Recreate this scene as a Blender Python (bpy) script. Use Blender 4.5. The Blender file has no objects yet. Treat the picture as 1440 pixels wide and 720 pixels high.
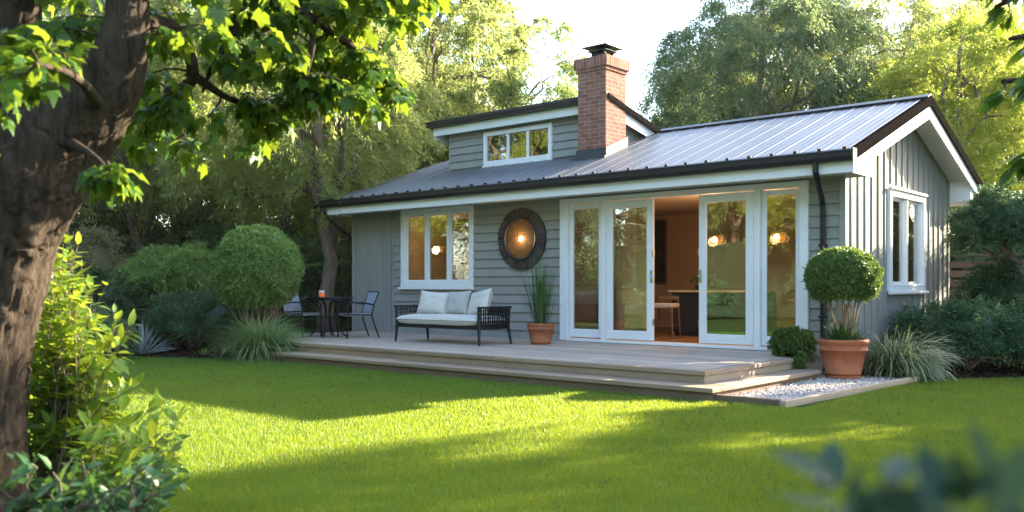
import bpy, bmesh, math, random
import numpy as np
from mathutils import Vector, Matrix, noise as mnoise

R = math.radians
S = bpy.context.scene
COL = S.collection

# ------------------------------------------------------------------ camera, sky, sun, exposure
CAM = np.array([4.787, -12.536, 1.23])
YAW = R(41.0)
FWD = np.array([-math.sin(YAW), math.cos(YAW), 0.0])
RGT = np.array([math.cos(YAW), math.sin(YAW), 0.0])
UP = np.array([0, 0, 1.0])
cd = bpy.data.cameras.new("camera")
cam = bpy.data.objects.new("camera", cd); COL.objects.link(cam)
cam.location = CAM; cam.rotation_euler = (R(90), 0, YAW)
cd.sensor_width = 36; cd.lens = 31.93; cd.shift_y = 0.0292
cd.clip_start = 0.05; cd.clip_end = 2000
cd.dof.use_dof = True; cd.dof.focus_distance = 14.5; cd.dof.aperture_fstop = 3.0
S.camera = cam

SUN_AZ = math.atan2(0.33, 0.944)          # clockwise from +Y
SUN_EL = R(22.6)
w = bpy.data.worlds.new("World"); S.world = w; w.use_nodes = True
nt = w.node_tree
sky = nt.nodes.new("ShaderNodeTexSky"); sky.sky_type = 'NISHITA'; sky.sun_disc = False
sky.sun_elevation = SUN_EL; sky.sun_rotation = SUN_AZ
sky.air_density = 1.0; sky.dust_density = 1.6; sky.ozone_density = 1.0
bgn = nt.nodes["Background"]; bgn.inputs["Strength"].default_value = 0.145
nt.links.new(sky.outputs[0], bgn.inputs["Color"])
ld = bpy.data.lights.new("sun", 'SUN'); ld.energy = 5.0; ld.angle = R(0.5); ld.color = (1.0, 0.87, 0.64)
sun = bpy.data.objects.new("sun", ld); COL.objects.link(sun)
sdir = Vector((math.sin(SUN_AZ) * math.cos(SUN_EL), math.cos(SUN_AZ) * math.cos(SUN_EL), math.sin(SUN_EL)))
sun.rotation_euler = sdir.to_track_quat('Z', 'Y').to_euler()
S.view_settings.view_transform = 'Standard'; S.view_settings.look = 'None'
S.view_settings.exposure = 2.52; S.view_settings.gamma = 1.0; S.view_settings.use_curve_mapping = False
try:
    S.cycles.use_denoising = True
    S.cycles.max_bounces = 8; S.cycles.transparent_max_bounces = 16
    S.cycles.sample_clamp_indirect = 6.0
except Exception:
    pass

DK = 0.28            # deck height above the lawn


def at(px, py, d):
    """a point d metres ahead of the photographer along the line through a photo pixel"""
    return CAM + d * (FWD + RGT * (px - 720) / 1277.0 + UP * (402 - py) / 1277.0)


def on_ground(px, d, z=0.0):
    p = at(px, 402, d); p[2] = z
    return p


# ------------------------------------------------------------------ objects and tags
def link(o, parent=None):
    COL.objects.link(o)
    if parent is not None:
        o.parent = parent
    return o


def tag(o, label=None, cat=None, group=None, kind=None):
    if label: o["label"] = label
    if cat: o["category"] = cat
    if group: o["group"] = group
    if kind: o["kind"] = kind
    return o


def thing(name, label, cat, loc=(0, 0, 0), rz=0.0, group=None):
    o = bpy.data.objects.new(name, None); link(o)
    o.location = loc; o.rotation_euler = (0, 0, rz); o.empty_display_size = 0.1
    return tag(o, label, cat, group)


def copy_tree(o, parent=None):
    kids = [c for c in COL.objects if c.parent == o]
    c = o.copy(); link(c)
    if parent is not None: c.parent = parent
    for k in kids:
        copy_tree(k, c)
    return c


def raw_mesh(name, V, F, mat, parent=None, smooth=False, rnd=None, loc=None, mids=None):
    """V (n,3); F list of faces or (m,k) array"""
    me = bpy.data.meshes.new(name)
    V = np.asarray(V, dtype=np.float32)
    if isinstance(F, np.ndarray):
        m, k = F.shape
        me.vertices.add(len(V)); me.vertices.foreach_set("co", V.ravel())
        me.loops.add(m * k); me.loops.foreach_set("vertex_index", F.astype(np.int32).ravel())
        me.polygons.add(m)
        me.polygons.foreach_set("loop_start", np.arange(0, m * k, k, dtype=np.int32))
        me.polygons.foreach_set("loop_total", np.full(m, k, dtype=np.int32))
        me.update(calc_edges=True)
    else:
        me.from_pydata([tuple(map(float, v)) for v in V], [], [tuple(map(int, f)) for f in F])
        me.update()
    mats = mat if isinstance(mat, (list, tuple)) else [mat]
    for m_ in mats: me.materials.append(m_)
    n = len(me.polygons)
    if mids is not None:
        me.polygons.foreach_set("material_index", np.asarray(mids, dtype=np.int32))
    if smooth:
        me.polygons.foreach_set("use_smooth", np.ones(n, dtype=bool))
    if rnd is not None:
        a = me.attributes.new("rnd", 'FLOAT', 'FACE'); a.data.foreach_set("value", np.asarray(rnd, dtype=np.float32))
    o = bpy.data.objects.new(name, me); link(o, parent)
    if loc is not None: o.location = loc
    return o


class MB:
    """collects boxes, tubes, lathes; build() links them as one mesh object"""
    def __init__(s, M=None):
        s.V = []; s.F = []; s.M = M; s.rn = []

    def add(s, vs, fs, r=None):
        b = len(s.V)
        if s.M is not None: vs = [tuple(s.M @ Vector(v)) for v in vs]
        s.V += [tuple(v) for v in vs]
        s.F += [tuple(i + b for i in f) for f in fs]
        s.rn += [random.random() if r is None else r] * len(fs)

    def box(s, x0, x1, y0, y1, z0, z1, r=None):
        s.add([(x0, y0, z0), (x1, y0, z0), (x1, y1, z0), (x0, y1, z0), (x0, y0, z1), (x1, y0, z1), (x1, y1, z1), (x0, y1, z1)],
              [(3, 2, 1, 0), (4, 5, 6, 7), (0, 1, 5, 4), (1, 2, 6, 5), (2, 3, 7, 6), (3, 0, 4, 7)], r)

    def cbox(s, x0, x1, y0, y1, z0, z1, c=0.006, r=None):
        """box with chamfered top and side edges"""
        c = min(c, (x1 - x0) / 3, (y1 - y0) / 3, (z1 - z0) / 3)
        lv = []
        for z, k in ((z0, c), (z0 + c, 0), (z1 - c, 0), (z1, c)):
            a0, a1, b0, b1 = x0 + k, x1 - k, y0 + k, y1 - k
            q = c * (0.6 if k == 0 else 0.3)
            lv.append([(a0 + q, b0, z), (a1 - q, b0, z), (a1, b0 + q, z), (a1, b1 - q, z), (a1 - q, b1, z), (a0 + q, b1, z), (a0, b1 - q, z), (a0, b0 + q, z)])
        vs = sum(lv, []); fs = [tuple(range(7, -1, -1)), tuple(range(24, 32))]
        for l in range(3):
            for i in range(8):
                j = (i + 1) % 8
                fs.append((l * 8 + i, l * 8 + j, l * 8 + 8 + j, l * 8 + 8 + i))
        s.add(vs, fs, r)

    def prism(s, poly, axis, a0, a1, r=None):
        """poly: list of 2-D points; axis 'x': (y,z) swept along x; 'y': (x,z) along y; 'z': (x,y) along z"""
        def p3(p, a):
            return (a, p[0], p[1]) if axis == 'x' else ((p[0], a, p[1]) if axis == 'y' else (p[0], p[1], a))
        n = len(poly)
        vs = [p3(p, a0) for p in poly] + [p3(p, a1) for p in poly]
        fs = [tuple(range(n - 1, -1, -1)), tuple(range(n, 2 * n))]
        fs += [(i, (i + 1) % n, n + (i + 1) % n, n + i) for i in range(n)]
        s.add(vs, fs, r)

    def tube(s, pts, rad, n=8, cap=True, r=None, flat=1.0):
        pts = [np.array(p, float) for p in pts]
        if np.isscalar(rad): rad = [rad] * len(pts)
        vs = []; fs = []
        ref = np.array([0, 0, 1.0]); pa = None
        for i, p in enumerate(pts):
            t = pts[min(i + 1, len(pts) - 1)] - pts[max(i - 1, 0)]
            t = t / (np.linalg.norm(t) + 1e-9)
            if pa is None:
                a = np.cross(t, ref)
                if np.linalg.norm(a) < 0.1: a = np.cross(t, np.array([1.0, 0, 0]))
            else:
                a = pa - t * (pa @ t)
            a = a / (np.linalg.norm(a) + 1e-9); pa = a
            b = np.cross(t, a)
            for k in range(n):
                th = 2 * math.pi * k / n
                vs.append(tuple(p + rad[i] * (math.cos(th) * a + flat * math.sin(th) * b)))
        for i in range(len(pts) - 1):
            for k in range(n):
                k2 = (k + 1) % n
                fs.append((i * n + k, i * n + k2, i * n + n + k2, i * n + n + k))
        if cap:
            fs.append(tuple(range(n - 1, -1, -1))); fs.append(tuple(range((len(pts) - 1) * n, len(pts) * n)))
        s.add(vs, fs, r)

    def lathe(s, prof, c=(0, 0, 0), n=32, cap=True, sq=0, r=None):
        vs = []; fs = []
        for (rr, z) in prof:
            for k in range(n):
                th = 2 * math.pi * k / n
                vs.append((c[0] + rr * math.cos(th), c[1] + rr * math.sin(th), c[2] + z))
        for i in range(len(prof) - 1):
            for k in range(n):
                k2 = (k + 1) % n
                fs.append((i * n + k, i * n + k2, i * n + n + k2, i * n + n + k))
        if cap:
            fs.append(tuple(range(n - 1, -1, -1))); fs.append(tuple(range((len(prof) - 1) * n, len(prof) * n)))
        s.add(vs, fs, r)

    def build(s, name, mat, parent=None, smooth=False, bevel=0):
        o = raw_mesh(name, s.V, s.F, mat, parent, smooth, rnd=s.rn)
        if bevel:
            m = o.modifiers.new("bevel", 'BEVEL'); m.width = bevel; m.segments = 2; m.limit_method = 'ANGLE'; m.angle_limit = R(40)
        return o


# ------------------------------------------------------------------ materials
class N:
    def __init__(s, name):
        s.m = bpy.data.materials.new(name); s.m.use_nodes = True
        s.t = s.m.node_tree; s.b = s.t.nodes["Principled BSDF"]; s.out = s.t.nodes["Material Output"]

    def n(s, typ, **kw):
        d = s.t.nodes.new("ShaderNode" + typ)
        for k, v in kw.items(): setattr(d, k, v)
        return d

    def l(s, a, b): s.t.links.new(a, b)

    def coord(s, scale=(1, 1, 1), kind="Object"):
        c = s.n("TexCoord"); m = s.n("Mapping"); m.inputs["Scale"].default_value = scale
        s.l(c.outputs[kind], m.inputs[0]); return m.outputs[0]

    def noise(s, vec, scale, detail=4, rough=0.55, dist=0.0):
        n = s.n("TexNoise"); n.inputs["Scale"].default_value = scale; n.inputs["Detail"].default_value = detail
        n.inputs["Roughness"].default_value = rough; n.inputs["Distortion"].default_value = dist
        s.l(vec, n.inputs["Vector"]); return n.outputs["Fac"]

    def ramp(s, fac, stops):
        r = s.n("ValToRGB"); e = r.color_ramp.elements
        while len(e) < len(stops): e.new(0.5)
        for i, (p, c) in enumerate(stops):
            e[i].position = p; e[i].color = (*c, 1) if len(c) == 3 else c
        s.l(fac, r.inputs[0]); return r.outputs[0]

    def mix(s, fac, a, b, mode='MIX'):
        m = s.n("Mix", data_type='RGBA', blend_type=mode)
        for sock, v in ((m.inputs[0], fac), (m.inputs[6], a), (m.inputs[7], b)):
            if isinstance(v, (int, float)): sock.default_value = v
            elif isinstance(v, tuple): sock.default_value = (*v, 1)
            else: s.l(v, sock)
        return m.outputs[2]

    def math(s, op, a, b=0.5):
        m = s.n("Math", operation=op)
        for sock, v in ((m.inputs[0], a), (m.inputs[1], b)):
            if isinstance(v, (int, float)): sock.default_value = v
            else: s.l(v, sock)
        return m.outputs[0]

    def attr(s, name):
        a = s.n("Attribute"); a.attribute_name = name; return a.outputs["Fac"]

    def bump(s, h, strength=0.3, dist=0.01):
        b = s.n("Bump"); b.inputs["Strength"].default_value = strength; b.inputs["Distance"].default_value = dist
        s.l(h, b.inputs["Height"]); s.l(b.outputs[0], s.b.inputs["Normal"]); return b

    def set(s, col=None, rough=None, metal=None, spec=None, coat=None):
        for k, v in (("Base Color", col), ("Roughness", rough), ("Metallic", metal), ("Specular IOR Level", spec), ("Coat Weight", coat)):
            if v is None: continue
            i = s.b.inputs[k]
            if isinstance(v, (int, float)): i.default_value = v
            elif isinstance(v, tuple): i.default_value = (*v, 1)
            else: s.l(v, i)
        return s


def m_paint(name, col, var=0.12, rough=0.5, streak=True):
    a = N(name); v = a.coord((1, 1, 0.25) if streak else (1, 1, 1))
    n1 = a.noise(v, 3.0, 6); n2 = a.noise(a.coord((1, 1, 1)), 45, 3)
    r = a.attr("rnd")
    f = a.math('ADD', a.math('MULTIPLY', n1, 0.7), a.math('MULTIPLY', r, 0.3))
    lo = tuple(c * (1 - var) for c in col); hi = tuple(min(1, c * (1 + var)) for c in col)
    c = a.ramp(f, [(0.25, lo), (0.75, hi)])
    a.set(col=c, rough=a.math('ADD', a.math('MULTIPLY', n1, 0.15), rough - 0.07), spec=0.2)
    a.bump(n2, 0.12, 0.004)
    return a.m


def m_wood(name, c0, c1, axis=0, rough=0.6, grain=14):
    a = N(name); sc = [1.0, 1.0, 1.0]; 
    for i in range(3):
        if i != axis: sc[i] = 9.0
    sc[axis] = 0.5
    r = a.attr("rnd")
    tc = a.n("TexCoord"); ad = a.n("VectorMath", operation='ADD'); a.l(tc.outputs["Object"], ad.inputs[0])
    cx = a.n("CombineXYZ"); k = a.math('MULTIPLY', r, 37.0)
    for i in range(3): a.l(k, cx.inputs[i])
    a.l(cx.outputs[0], ad.inputs[1])
    mp = a.n("Mapping"); mp.inputs["Scale"].default_value = sc; a.l(ad.outputs[0], mp.inputs[0])
    g = a.noise(mp.outputs[0], grain * 0.35, 8, 0.65, 0.6)
    big = a.noise(a.coord(), 1.1, 4)
    f = a.math('ADD', a.math('MULTIPLY', g, 0.55), a.math('ADD', a.math('MULTIPLY', r, 0.25), a.math('MULTIPLY', big, 0.25)))
    c = a.ramp(f, [(0.32, c0), (0.5, tuple((x + y) / 2 for x, y in zip(c0, c1))), (0.72, c1)])
    a.set(col=c, rough=rough, spec=0.3); a.bump(g, 0.35, 0.004)
    return a.m


def m_simple(name, col, rough=0.5, metal=0.0, var=0.1, bump=0.0, scale=12, spec=0.4):
    a = N(name); n = a.noise(a.coord(), scale, 5)
    lo = tuple(c * (1 - var) for c in col); hi = tuple(min(1, c * (1 + var)) for c in col)
    a.set(col=a.ramp(n, [(0.3, lo), (0.7, hi)]), rough=rough, metal=metal, spec=spec)
    if bump: a.bump(a.noise(a.coord(), scale * 5, 4), bump, 0.004)
    return a.m


def m_leaf(name, cols, trans, tw=0.4, rough=0.45, big=0.5, spec=0.35):
    """cols: dark, mid, light leaf colours; trans: colour of light coming through"""
    a = N(name); r = a.attr("rnd"); n = a.noise(a.coord(), big, 3)
    f = a.math('ADD', a.math('MULTIPLY', r, 0.6), a.math('MULTIPLY', n, 0.4))
    c = a.ramp(f, [(0.15, cols[0]), (0.5, cols[1]), (0.85, cols[2])])
    a.set(col=c, rough=rough, spec=spec)
    tr = a.n("BsdfTranslucent"); a.l(a.mix(0.5, c, trans), tr.inputs[0])
    mx = a.n("MixShader"); mx.inputs[0].default_value = tw
    a.l(a.b.outputs[0], mx.inputs[1]); a.l(tr.outputs[0], mx.inputs[2]); a.l(mx.outputs[0], a.out.inputs[0])
    return a.m


def m_bark(name, c0, c1, scale=6, bump=0.8):
    a = N(name); v = a.coord((1, 1, 0.22))
    n = a.noise(v, scale * 2.2, 9, 0.68, 0.8); b = a.noise(a.coord(), 2.0, 4)
    rd = a.n("TexNoise", noise_type='RIDGED_MULTIFRACTAL'); rd.inputs["Scale"].default_value = scale * .75; rd.inputs["Detail"].default_value = 6; rd.inputs["Distortion"].default_value = .35
    a.l(v, rd.inputs["Vector"])
    f = a.math('ADD', a.math('MULTIPLY', n, 0.6), a.math('ADD', a.math('MULTIPLY', b, 0.25), a.math('MULTIPLY', rd.outputs["Fac"], -0.12)))
    a.set(col=a.ramp(f, [(0.25, c0), (0.55, c1)]), rough=0.9, spec=0.15)
    h = a.math('SUBTRACT', n, a.math('MULTIPLY', rd.outputs["Fac"], .6))
    a.bump(h, bump, 0.045)
    return a.m


def m_emit(name, col, strength):
    a = N(name); a.set(col=col, rough=0.4)
    a.b.inputs["Emission Color"].default_value = (*col, 1); a.b.inputs["Emission Strength"].default_value = strength
    return a.m


def m_glass(name, tint=(0.86, 0.88, 0.87), refl=1.0):
    a = N(name); a.t.nodes.remove(a.b)
    tr = a.n("BsdfTransparent"); tr.inputs[0].default_value = (*tint, 1)
    gl = a.n("BsdfGlossy"); gl.inputs["Roughness"].default_value = 0.012; gl.inputs[0].default_value = (0.95, 0.97, 0.97, 1)
    b = a.n("Bump"); b.inputs["Strength"].default_value = 0.006; b.inputs["Distance"].default_value = 0.02
    a.l(a.noise(a.coord(), 1.6, 2), b.inputs["Height"]); a.l(b.outputs[0], gl.inputs["Normal"])
    fr = a.n("Fresnel"); fr.inputs[0].default_value = 1.75
    f = a.math('MINIMUM', a.math('MULTIPLY', fr.outputs[0], 1.75 * refl), 0.88)
    mx = a.n("MixShader"); a.l(f, mx.inputs[0]); a.l(tr.outputs[0], mx.inputs[1]); a.l(gl.outputs[0], mx.inputs[2])
    a.l(mx.outputs[0], a.out.inputs[0])
    return a.m


M = {}
M['siding'] = m_paint("grey_siding", (0.285, 0.288, 0.265), 0.11, 0.55)
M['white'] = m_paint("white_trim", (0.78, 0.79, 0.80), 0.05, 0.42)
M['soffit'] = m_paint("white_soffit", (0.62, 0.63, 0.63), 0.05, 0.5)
M['black'] = m_simple("black_metal", (0.012, 0.013, 0.015), 0.38, 0.0, 0.2, 0.05)
M['rake'] = m_simple("dark_bronze_trim", (0.015, 0.013, 0.012), 0.85, 0.0, 0.15, spec=0.0)
M['flash'] = m_simple("lead_flashing", (0.05, 0.057, 0.068), 0.55, 0.2, 0.25, 0.1)
M['glass'] = m_glass("window_glass")
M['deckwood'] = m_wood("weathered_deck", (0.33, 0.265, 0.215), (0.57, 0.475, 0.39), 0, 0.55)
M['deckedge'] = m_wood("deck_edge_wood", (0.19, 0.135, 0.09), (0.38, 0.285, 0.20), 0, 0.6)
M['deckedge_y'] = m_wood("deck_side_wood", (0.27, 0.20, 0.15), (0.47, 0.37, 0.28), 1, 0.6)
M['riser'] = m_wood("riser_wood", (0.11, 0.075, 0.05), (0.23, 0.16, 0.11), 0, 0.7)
M['fence'] = m_wood("fence_wood", (0.085, 0.05, 0.03), (0.20, 0.125, 0.08), 0, 0.75)
M['floorwood'] = m_wood("oak_floor", (0.20, 0.10, 0.045), (0.36, 0.20, 0.10), 1, 0.3)
M['furnwood'] = m_wood("walnut", (0.10, 0.055, 0.03), (0.2, 0.12, 0.07), 2, 0.45)
M['terracotta'] = m_simple("terracotta", (0.36, 0.125, 0.06), 0.75, 0, 0.16, 0.15, 7, 0.25)
M['soil'] = m_simple("potting_soil", (0.03, 0.02, 0.014), 0.95, 0, 0.5, 0.8, 40, 0.1)
M['cushion'] = m_simple("cream_canvas", (0.62, 0.59, 0.54), 0.9, 0, 0.05, 0.25, 60, 0.15)
M['cushion2'] = m_simple("stone_canvas", (0.47, 0.45, 0.42), 0.9, 0, 0.06, 0.25, 60, 0.15)
M['inwall'] = m_paint("ochre_plaster", (0.50, 0.33, 0.21), 0.06, 0.8, False)
M['inpale'] = m_paint("pale_plaster", (0.60, 0.56, 0.52), 0.05, 0.8, False)
M['ceil'] = m_paint("ceiling_plaster", (0.55, 0.42, 0.31), 0.04, 0.8, False)
M['navy'] = m_simple("navy_cabinet", (0.018, 0.024, 0.035), 0.4, 0, 0.15)
M['counter'] = m_simple("pale_worktop", (0.5, 0.42, 0.34), 0.3, 0, 0.12, 0, 6)
M['steel'] = m_simple("brushed_steel", (0.55, 0.55, 0.55), 0.25, 1.0, 0.05)
M['picture'] = m_simple("dark_print", (0.05, 0.04, 0.035), 0.6, 0, 0.6, 0, 3)
M['bulb'] = m_emit("lit_bulb", (1.0, 0.60, 0.22), 1.1)
a = N("glowing_amber_glass"); a.set(col=(0.06, 0.02, 0.004), rough=0.25, spec=0.3); a.b.inputs["Emission Color"].default_value = (0.9, 0.36, 0.07, 1); a.b.inputs["Emission Strength"].default_value = 0.10; M['amber'] = a.m
M['artlamp'] = m_emit("wall_lamp_bulb", (1.0, 0.78, 0.45), 9.0)
M['candle'] = m_emit("orange_candle_glass", (0.6, 0.11, 0.03), 0.10)
M['wax'] = m_simple("white_glass_rim", (0.7, 0.66, 0.6), 0.3, 0, 0.05)
M['tableglass'] = m_simple("dark_glass_top", (0.02, 0.022, 0.024), 0.12, 0, 0.1)

a = N("metal_roof"); nn = a.noise(a.coord((1, 0.3, 1)), 2.2, 6); n2 = a.noise(a.coord(), 25, 4)
a.set(col=a.ramp(a.math('ADD', a.math('MULTIPLY', nn, .7), a.math('MULTIPLY', n2, .3)), [(0.3, (0.135, 0.14, 0.15)), (0.7, (0.195, 0.20, 0.212))]), rough=a.ramp(nn, [(0.3, (0.30,) * 3), (0.7, (0.42,) * 3)]), metal=0.25, spec=0.45)
a.bump(nn, 0.06, 0.02); M['roof'] = a.m

a = N("red_brick"); tc = a.n("TexCoord"); sp = a.n("SeparateXYZ"); a.l(tc.outputs["Object"], sp.inputs[0])
cx = a.n("CombineXYZ"); a.l(a.math('ADD', sp.outputs[0], sp.outputs[1]), cx.inputs[0]); a.l(sp.outputs[2], cx.inputs[1])
bt = a.n("TexBrick"); a.l(cx.outputs[0], bt.inputs["Vector"])
for k, v in (("Scale", 1.0), ("Mortar Size", 0.006), ("Mortar Smooth", 0.15), ("Bias", -0.1), ("Brick Width", 0.215), ("Row Height", 0.072)): bt.inputs[k].default_value = v
bt.inputs["Color1"].default_value = (0.235, 0.09, 0.062, 1); bt.inputs["Color2"].default_value = (0.335, 0.17, 0.12, 1); bt.inputs["Mortar"].default_value = (0.42, 0.36, 0.31, 1)
nb = a.noise(a.coord(), 9, 7, 0.7); nc = a.noise(a.coord(), 2.5, 3)
col = a.mix(0.75, bt.outputs[0], a.ramp(nb, [(0.28, (0.45, 0.42, 0.42)), (0.7, (1.3, 1.2, 1.15))]), 'MULTIPLY')
a.set(col=a.mix(a.math('MULTIPLY', nc, .35), col, (0.30, 0.16, 0.12)), rough=0.9, spec=0.15)
a.bump(a.math('SUBTRACT', a.math('MULTIPLY', nb, .35), bt.outputs["Fac"]), 0.7, 0.012); M['brick'] = a.m

a = N("woven_sling"); wv = a.n("TexChecker"); wv.inputs["Scale"].default_value = 90; a.l(a.coord(), wv.inputs[0])
nz = a.noise(a.coord((1, 1, 8)), 20, 3)
wv.inputs[1].default_value = (0.25, 0.28, 0.34, 1); wv.inputs[2].default_value = (0.40, 0.43, 0.49, 1)
a.set(col=a.mix(0.5, wv.outputs[0], a.ramp(nz, [(0.3, (0.16, 0.18, 0.23)), (0.7, (0.42, 0.44, 0.48))])), rough=0.8, spec=0.2); M['sling'] = a.m

a = N("lawn_soil"); n1 = a.noise(a.coord(), 0.6, 5); n2 = a.noise(a.coord(), 55, 5)
a.set(col=a.ramp(a.math('ADD', a.math('MULTIPLY', n1, .4), a.math('MULTIPLY', n2, .6)), [(0.3, (0.018, 0.042, 0.008)), (0.7, (0.05, 0.10, 0.016))]), rough=0.9, spec=0.1)
a.bump(n2, 0.8, 0.03); M['lawn'] = a.m
a = N("bark_mulch"); vo = a.n("TexVoronoi"); vo.inputs["Scale"].default_value = 38; a.l(a.coord((1, 1.6, 1)), vo.inputs["Vector"])
a.set(col=a.ramp(vo.outputs["Distance"], [(0.0, (0.055, 0.034, 0.022)), (0.6, (0.016, 0.010, 0.007))]), rough=0.95, spec=0.1)
a.bump(vo.outputs["Distance"], 1.0, 0.03); M['mulch'] = a.m
a = N("mulch_chip"); a.set(col=a.ramp(a.attr("rnd"), [(0, (0.02, 0.012, 0.008)), (1, (0.085, 0.052, 0.034))]), rough=0.95, spec=0.1); M['chip'] = a.m
a = N("pale_gravel"); a.set(col=a.ramp(a.attr("rnd"), [(0, (0.26, 0.22, 0.20)), (0.3, (0.48, 0.425, 0.39)), (1, (0.70, 0.64, 0.59))]), rough=0.85, spec=0.2); M['gravel'] = a.m
M['gravelbed'] = m_simple("gravel_bed", (0.34, 0.295, 0.265), 0.95, 0, 0.3, 0.6, 30, 0.1)
a = N("art_dish"); tc = a.n("TexCoord"); ln = a.n("VectorMath", operation='LENGTH'); a.l(tc.outputs["Object"], ln.inputs[0])
wvv = a.math('SINE', a.math('MULTIPLY', ln.outputs["Value"], 210.0), 0); nz = a.noise(a.coord(), 30, 4)
f = a.math('ADD', a.math('MULTIPLY', wvv, .25), nz)
a.set(col=a.ramp(f, [(0.35, (0.022, 0.014, 0.008)), (0.6, (0.12, 0.065, 0.022)), (0.9, (0.34, 0.18, 0.05))]), rough=0.7, metal=0.0, spec=.2)
a.bump(f, 0.8, 0.008); M['dish'] = a.m
M['slatwood'] = m_wood("charred_wood", (0.022, 0.017, 0.016), (0.105, 0.08, 0.074), 2, 0.6)

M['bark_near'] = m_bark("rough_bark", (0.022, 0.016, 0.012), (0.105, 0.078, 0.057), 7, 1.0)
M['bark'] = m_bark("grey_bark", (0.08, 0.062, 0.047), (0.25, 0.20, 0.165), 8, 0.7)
M['bark_pale'] = m_bark("pale_stems", (0.16, 0.11, 0.065), (0.36, 0.27, 0.18), 14, 0.4)
M['leaf_near'] = m_leaf("maple_leaf", ((0.03, 0.085, 0.014), (0.05, 0.125, 0.018), (0.08, 0.165, 0.024)), (0.46, 0.58, 0.03), 0.45, 0.35, 0.8)
M['leaf_lime'] = m_leaf("lime_leaf", ((0.075, 0.16, 0.016), (0.13, 0.24, 0.022), (0.19, 0.30, 0.036)), (0.66, 0.72, 0.05), 0.5, 0.38, 1.2)
M['leaf_deep'] = m_leaf("deep_green_leaf", ((0.022, 0.065, 0.02), (0.038, 0.10, 0.028), (0.065, 0.14, 0.04)), (0.2, 0.34, 0.05), 0.32, 0.35, 1.2)
M['leaf_ball'] = m_leaf("lifted_box_leaf", ((0.10, 0.185, 0.045), (0.165, 0.27, 0.065), (0.24, 0.36, 0.09)), (0.35, 0.48, 0.08), 0.3, 0.42, 2.0)  # boxwood leaf colours brightened to offset the dim light over the left bed
M['leaf_laurel'] = m_leaf("laurel_leaf", ((0.012, 0.03, 0.012), (0.022, 0.048, 0.018), (0.04, 0.07, 0.028)), (0.08, 0.13, 0.03), 0.15, 0.5, 1.0, 0.2)
M['leaf_dull'] = m_leaf("dull_blue_leaf", ((0.024, 0.055, 0.036), (0.042, 0.082, 0.055), (0.07, 0.115, 0.08)), (0.08, 0.15, 0.07), 0.2, 0.7, 1.2, 0.2)
M['leaf_olive'] = m_leaf("olive_leaf", ((0.115, 0.165, 0.05), (0.18, 0.235, 0.07), (0.26, 0.30, 0.10)), (0.78, 0.82, 0.24), 0.5, 0.5, 0.5)
M['leaf_pale'] = m_leaf("pale_green_leaf", ((0.10, 0.17, 0.05), (0.16, 0.235, 0.07), (0.225, 0.29, 0.095)), (0.72, 0.80, 0.2), 0.5, 0.5, 0.5)
M['leaf_grey'] = m_leaf("grey_green_leaf", ((0.065, 0.115, 0.055), (0.10, 0.165, 0.08), (0.15, 0.215, 0.11)), (0.48, 0.58, 0.20), 0.44, 0.5, 0.5)
M['leaf_gold'] = m_leaf("golden_leaf", ((0.15, 0.20, 0.03), (0.24, 0.29, 0.045), (0.33, 0.36, 0.07)), (0.74, 0.80, 0.12), 0.5, 0.5, 0.6)
M['leaf_dark'] = m_leaf("dark_evergreen_leaf", ((0.026, 0.06, 0.026), (0.048, 0.092, 0.036), (0.08, 0.13, 0.055)), (0.16, 0.25, 0.06), 0.28, 0.45, 0.6)
M['leaf_box'] = m_leaf("boxwood_leaf", ((0.05, 0.105, 0.022), (0.085, 0.155, 0.034), (0.14, 0.22, 0.05)), (0.35, 0.46, 0.06), 0.3, 0.42, 2.0)
M['leaf_yew'] = m_leaf("blue_green_leaf", ((0.036, 0.085, 0.036), (0.065, 0.135, 0.058), (0.105, 0.19, 0.085)), (0.16, 0.26, 0.08), 0.25, 0.45, 2.0)
M['leaf_cream'] = m_leaf("cream_leaf", ((0.13, 0.13, 0.06), (0.24, 0.23, 0.12), (0.36, 0.33, 0.18)), (0.4, 0.36, 0.12), 0.4, 0.5, 1.0)
M['blade'] = m_leaf("grass_blade", ((0.022, 0.108, 0.010), (0.042, 0.155, 0.014), (0.078, 0.205, 0.02)), (0.84, 0.88, 0.05), 0.45, 0.42, 0.45, 0.6)
M['fountain'] = m_leaf("fountain_grass", ((0.12, 0.21, 0.07), (0.20, 0.30, 0.11), (0.33, 0.42, 0.18)), (0.36, 0.46, 0.14), 0.3, 0.4, 1.5)
M['varieg'] = m_leaf("striped_sedge", ((0.07, 0.12, 0.05), (0.19, 0.24, 0.11), (0.48, 0.50, 0.32)), (0.36, 0.4, 0.16), 0.3, 0.4, 1.5)
M['agave'] = m_leaf("blue_agave", ((0.17, 0.23, 0.21), (0.27, 0.34, 0.31), (0.42, 0.49, 0.45)), (0.25, 0.3, 0.25), 0.15, 0.45, 2.0)
M['reed'] = m_leaf("rush_stem", ((0.03, 0.08, 0.022), (0.055, 0.12, 0.034), (0.095, 0.165, 0.05)), (0.1, 0.16, 0.03), 0.2, 0.4, 2.0)

# ------------------------------------------------------------------ foliage builders
T_QUAD = (np.array([(0, 0, 0), (.45, .5, .14), (1, 0, -.05), (.45, -.5, .14)]), np.array([(0, 1, 2, 3)]))
T_LEAF = (np.array([(0, 0, 0), (.22, .40, .10), (.58, .42, .06), (1, 0, -.20), (.58, -.42, .06), (.22, -.40, .10), (.3, 0, 0), (.65, 0, -.05)]),
          np.array([(0, 6, 1), (1, 7, 2), (1, 6, 7), (2, 7, 3), (0, 5, 6), (5, 7, 6), (5, 4, 7), (4, 3, 7)]))


def nrm(v):
    return v / (np.linalg.norm(v, axis=-1, keepdims=True) + 1e-9)


def rand_dir(g, n):
    return nrm(g.normal(size=(n, 3)))


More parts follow.
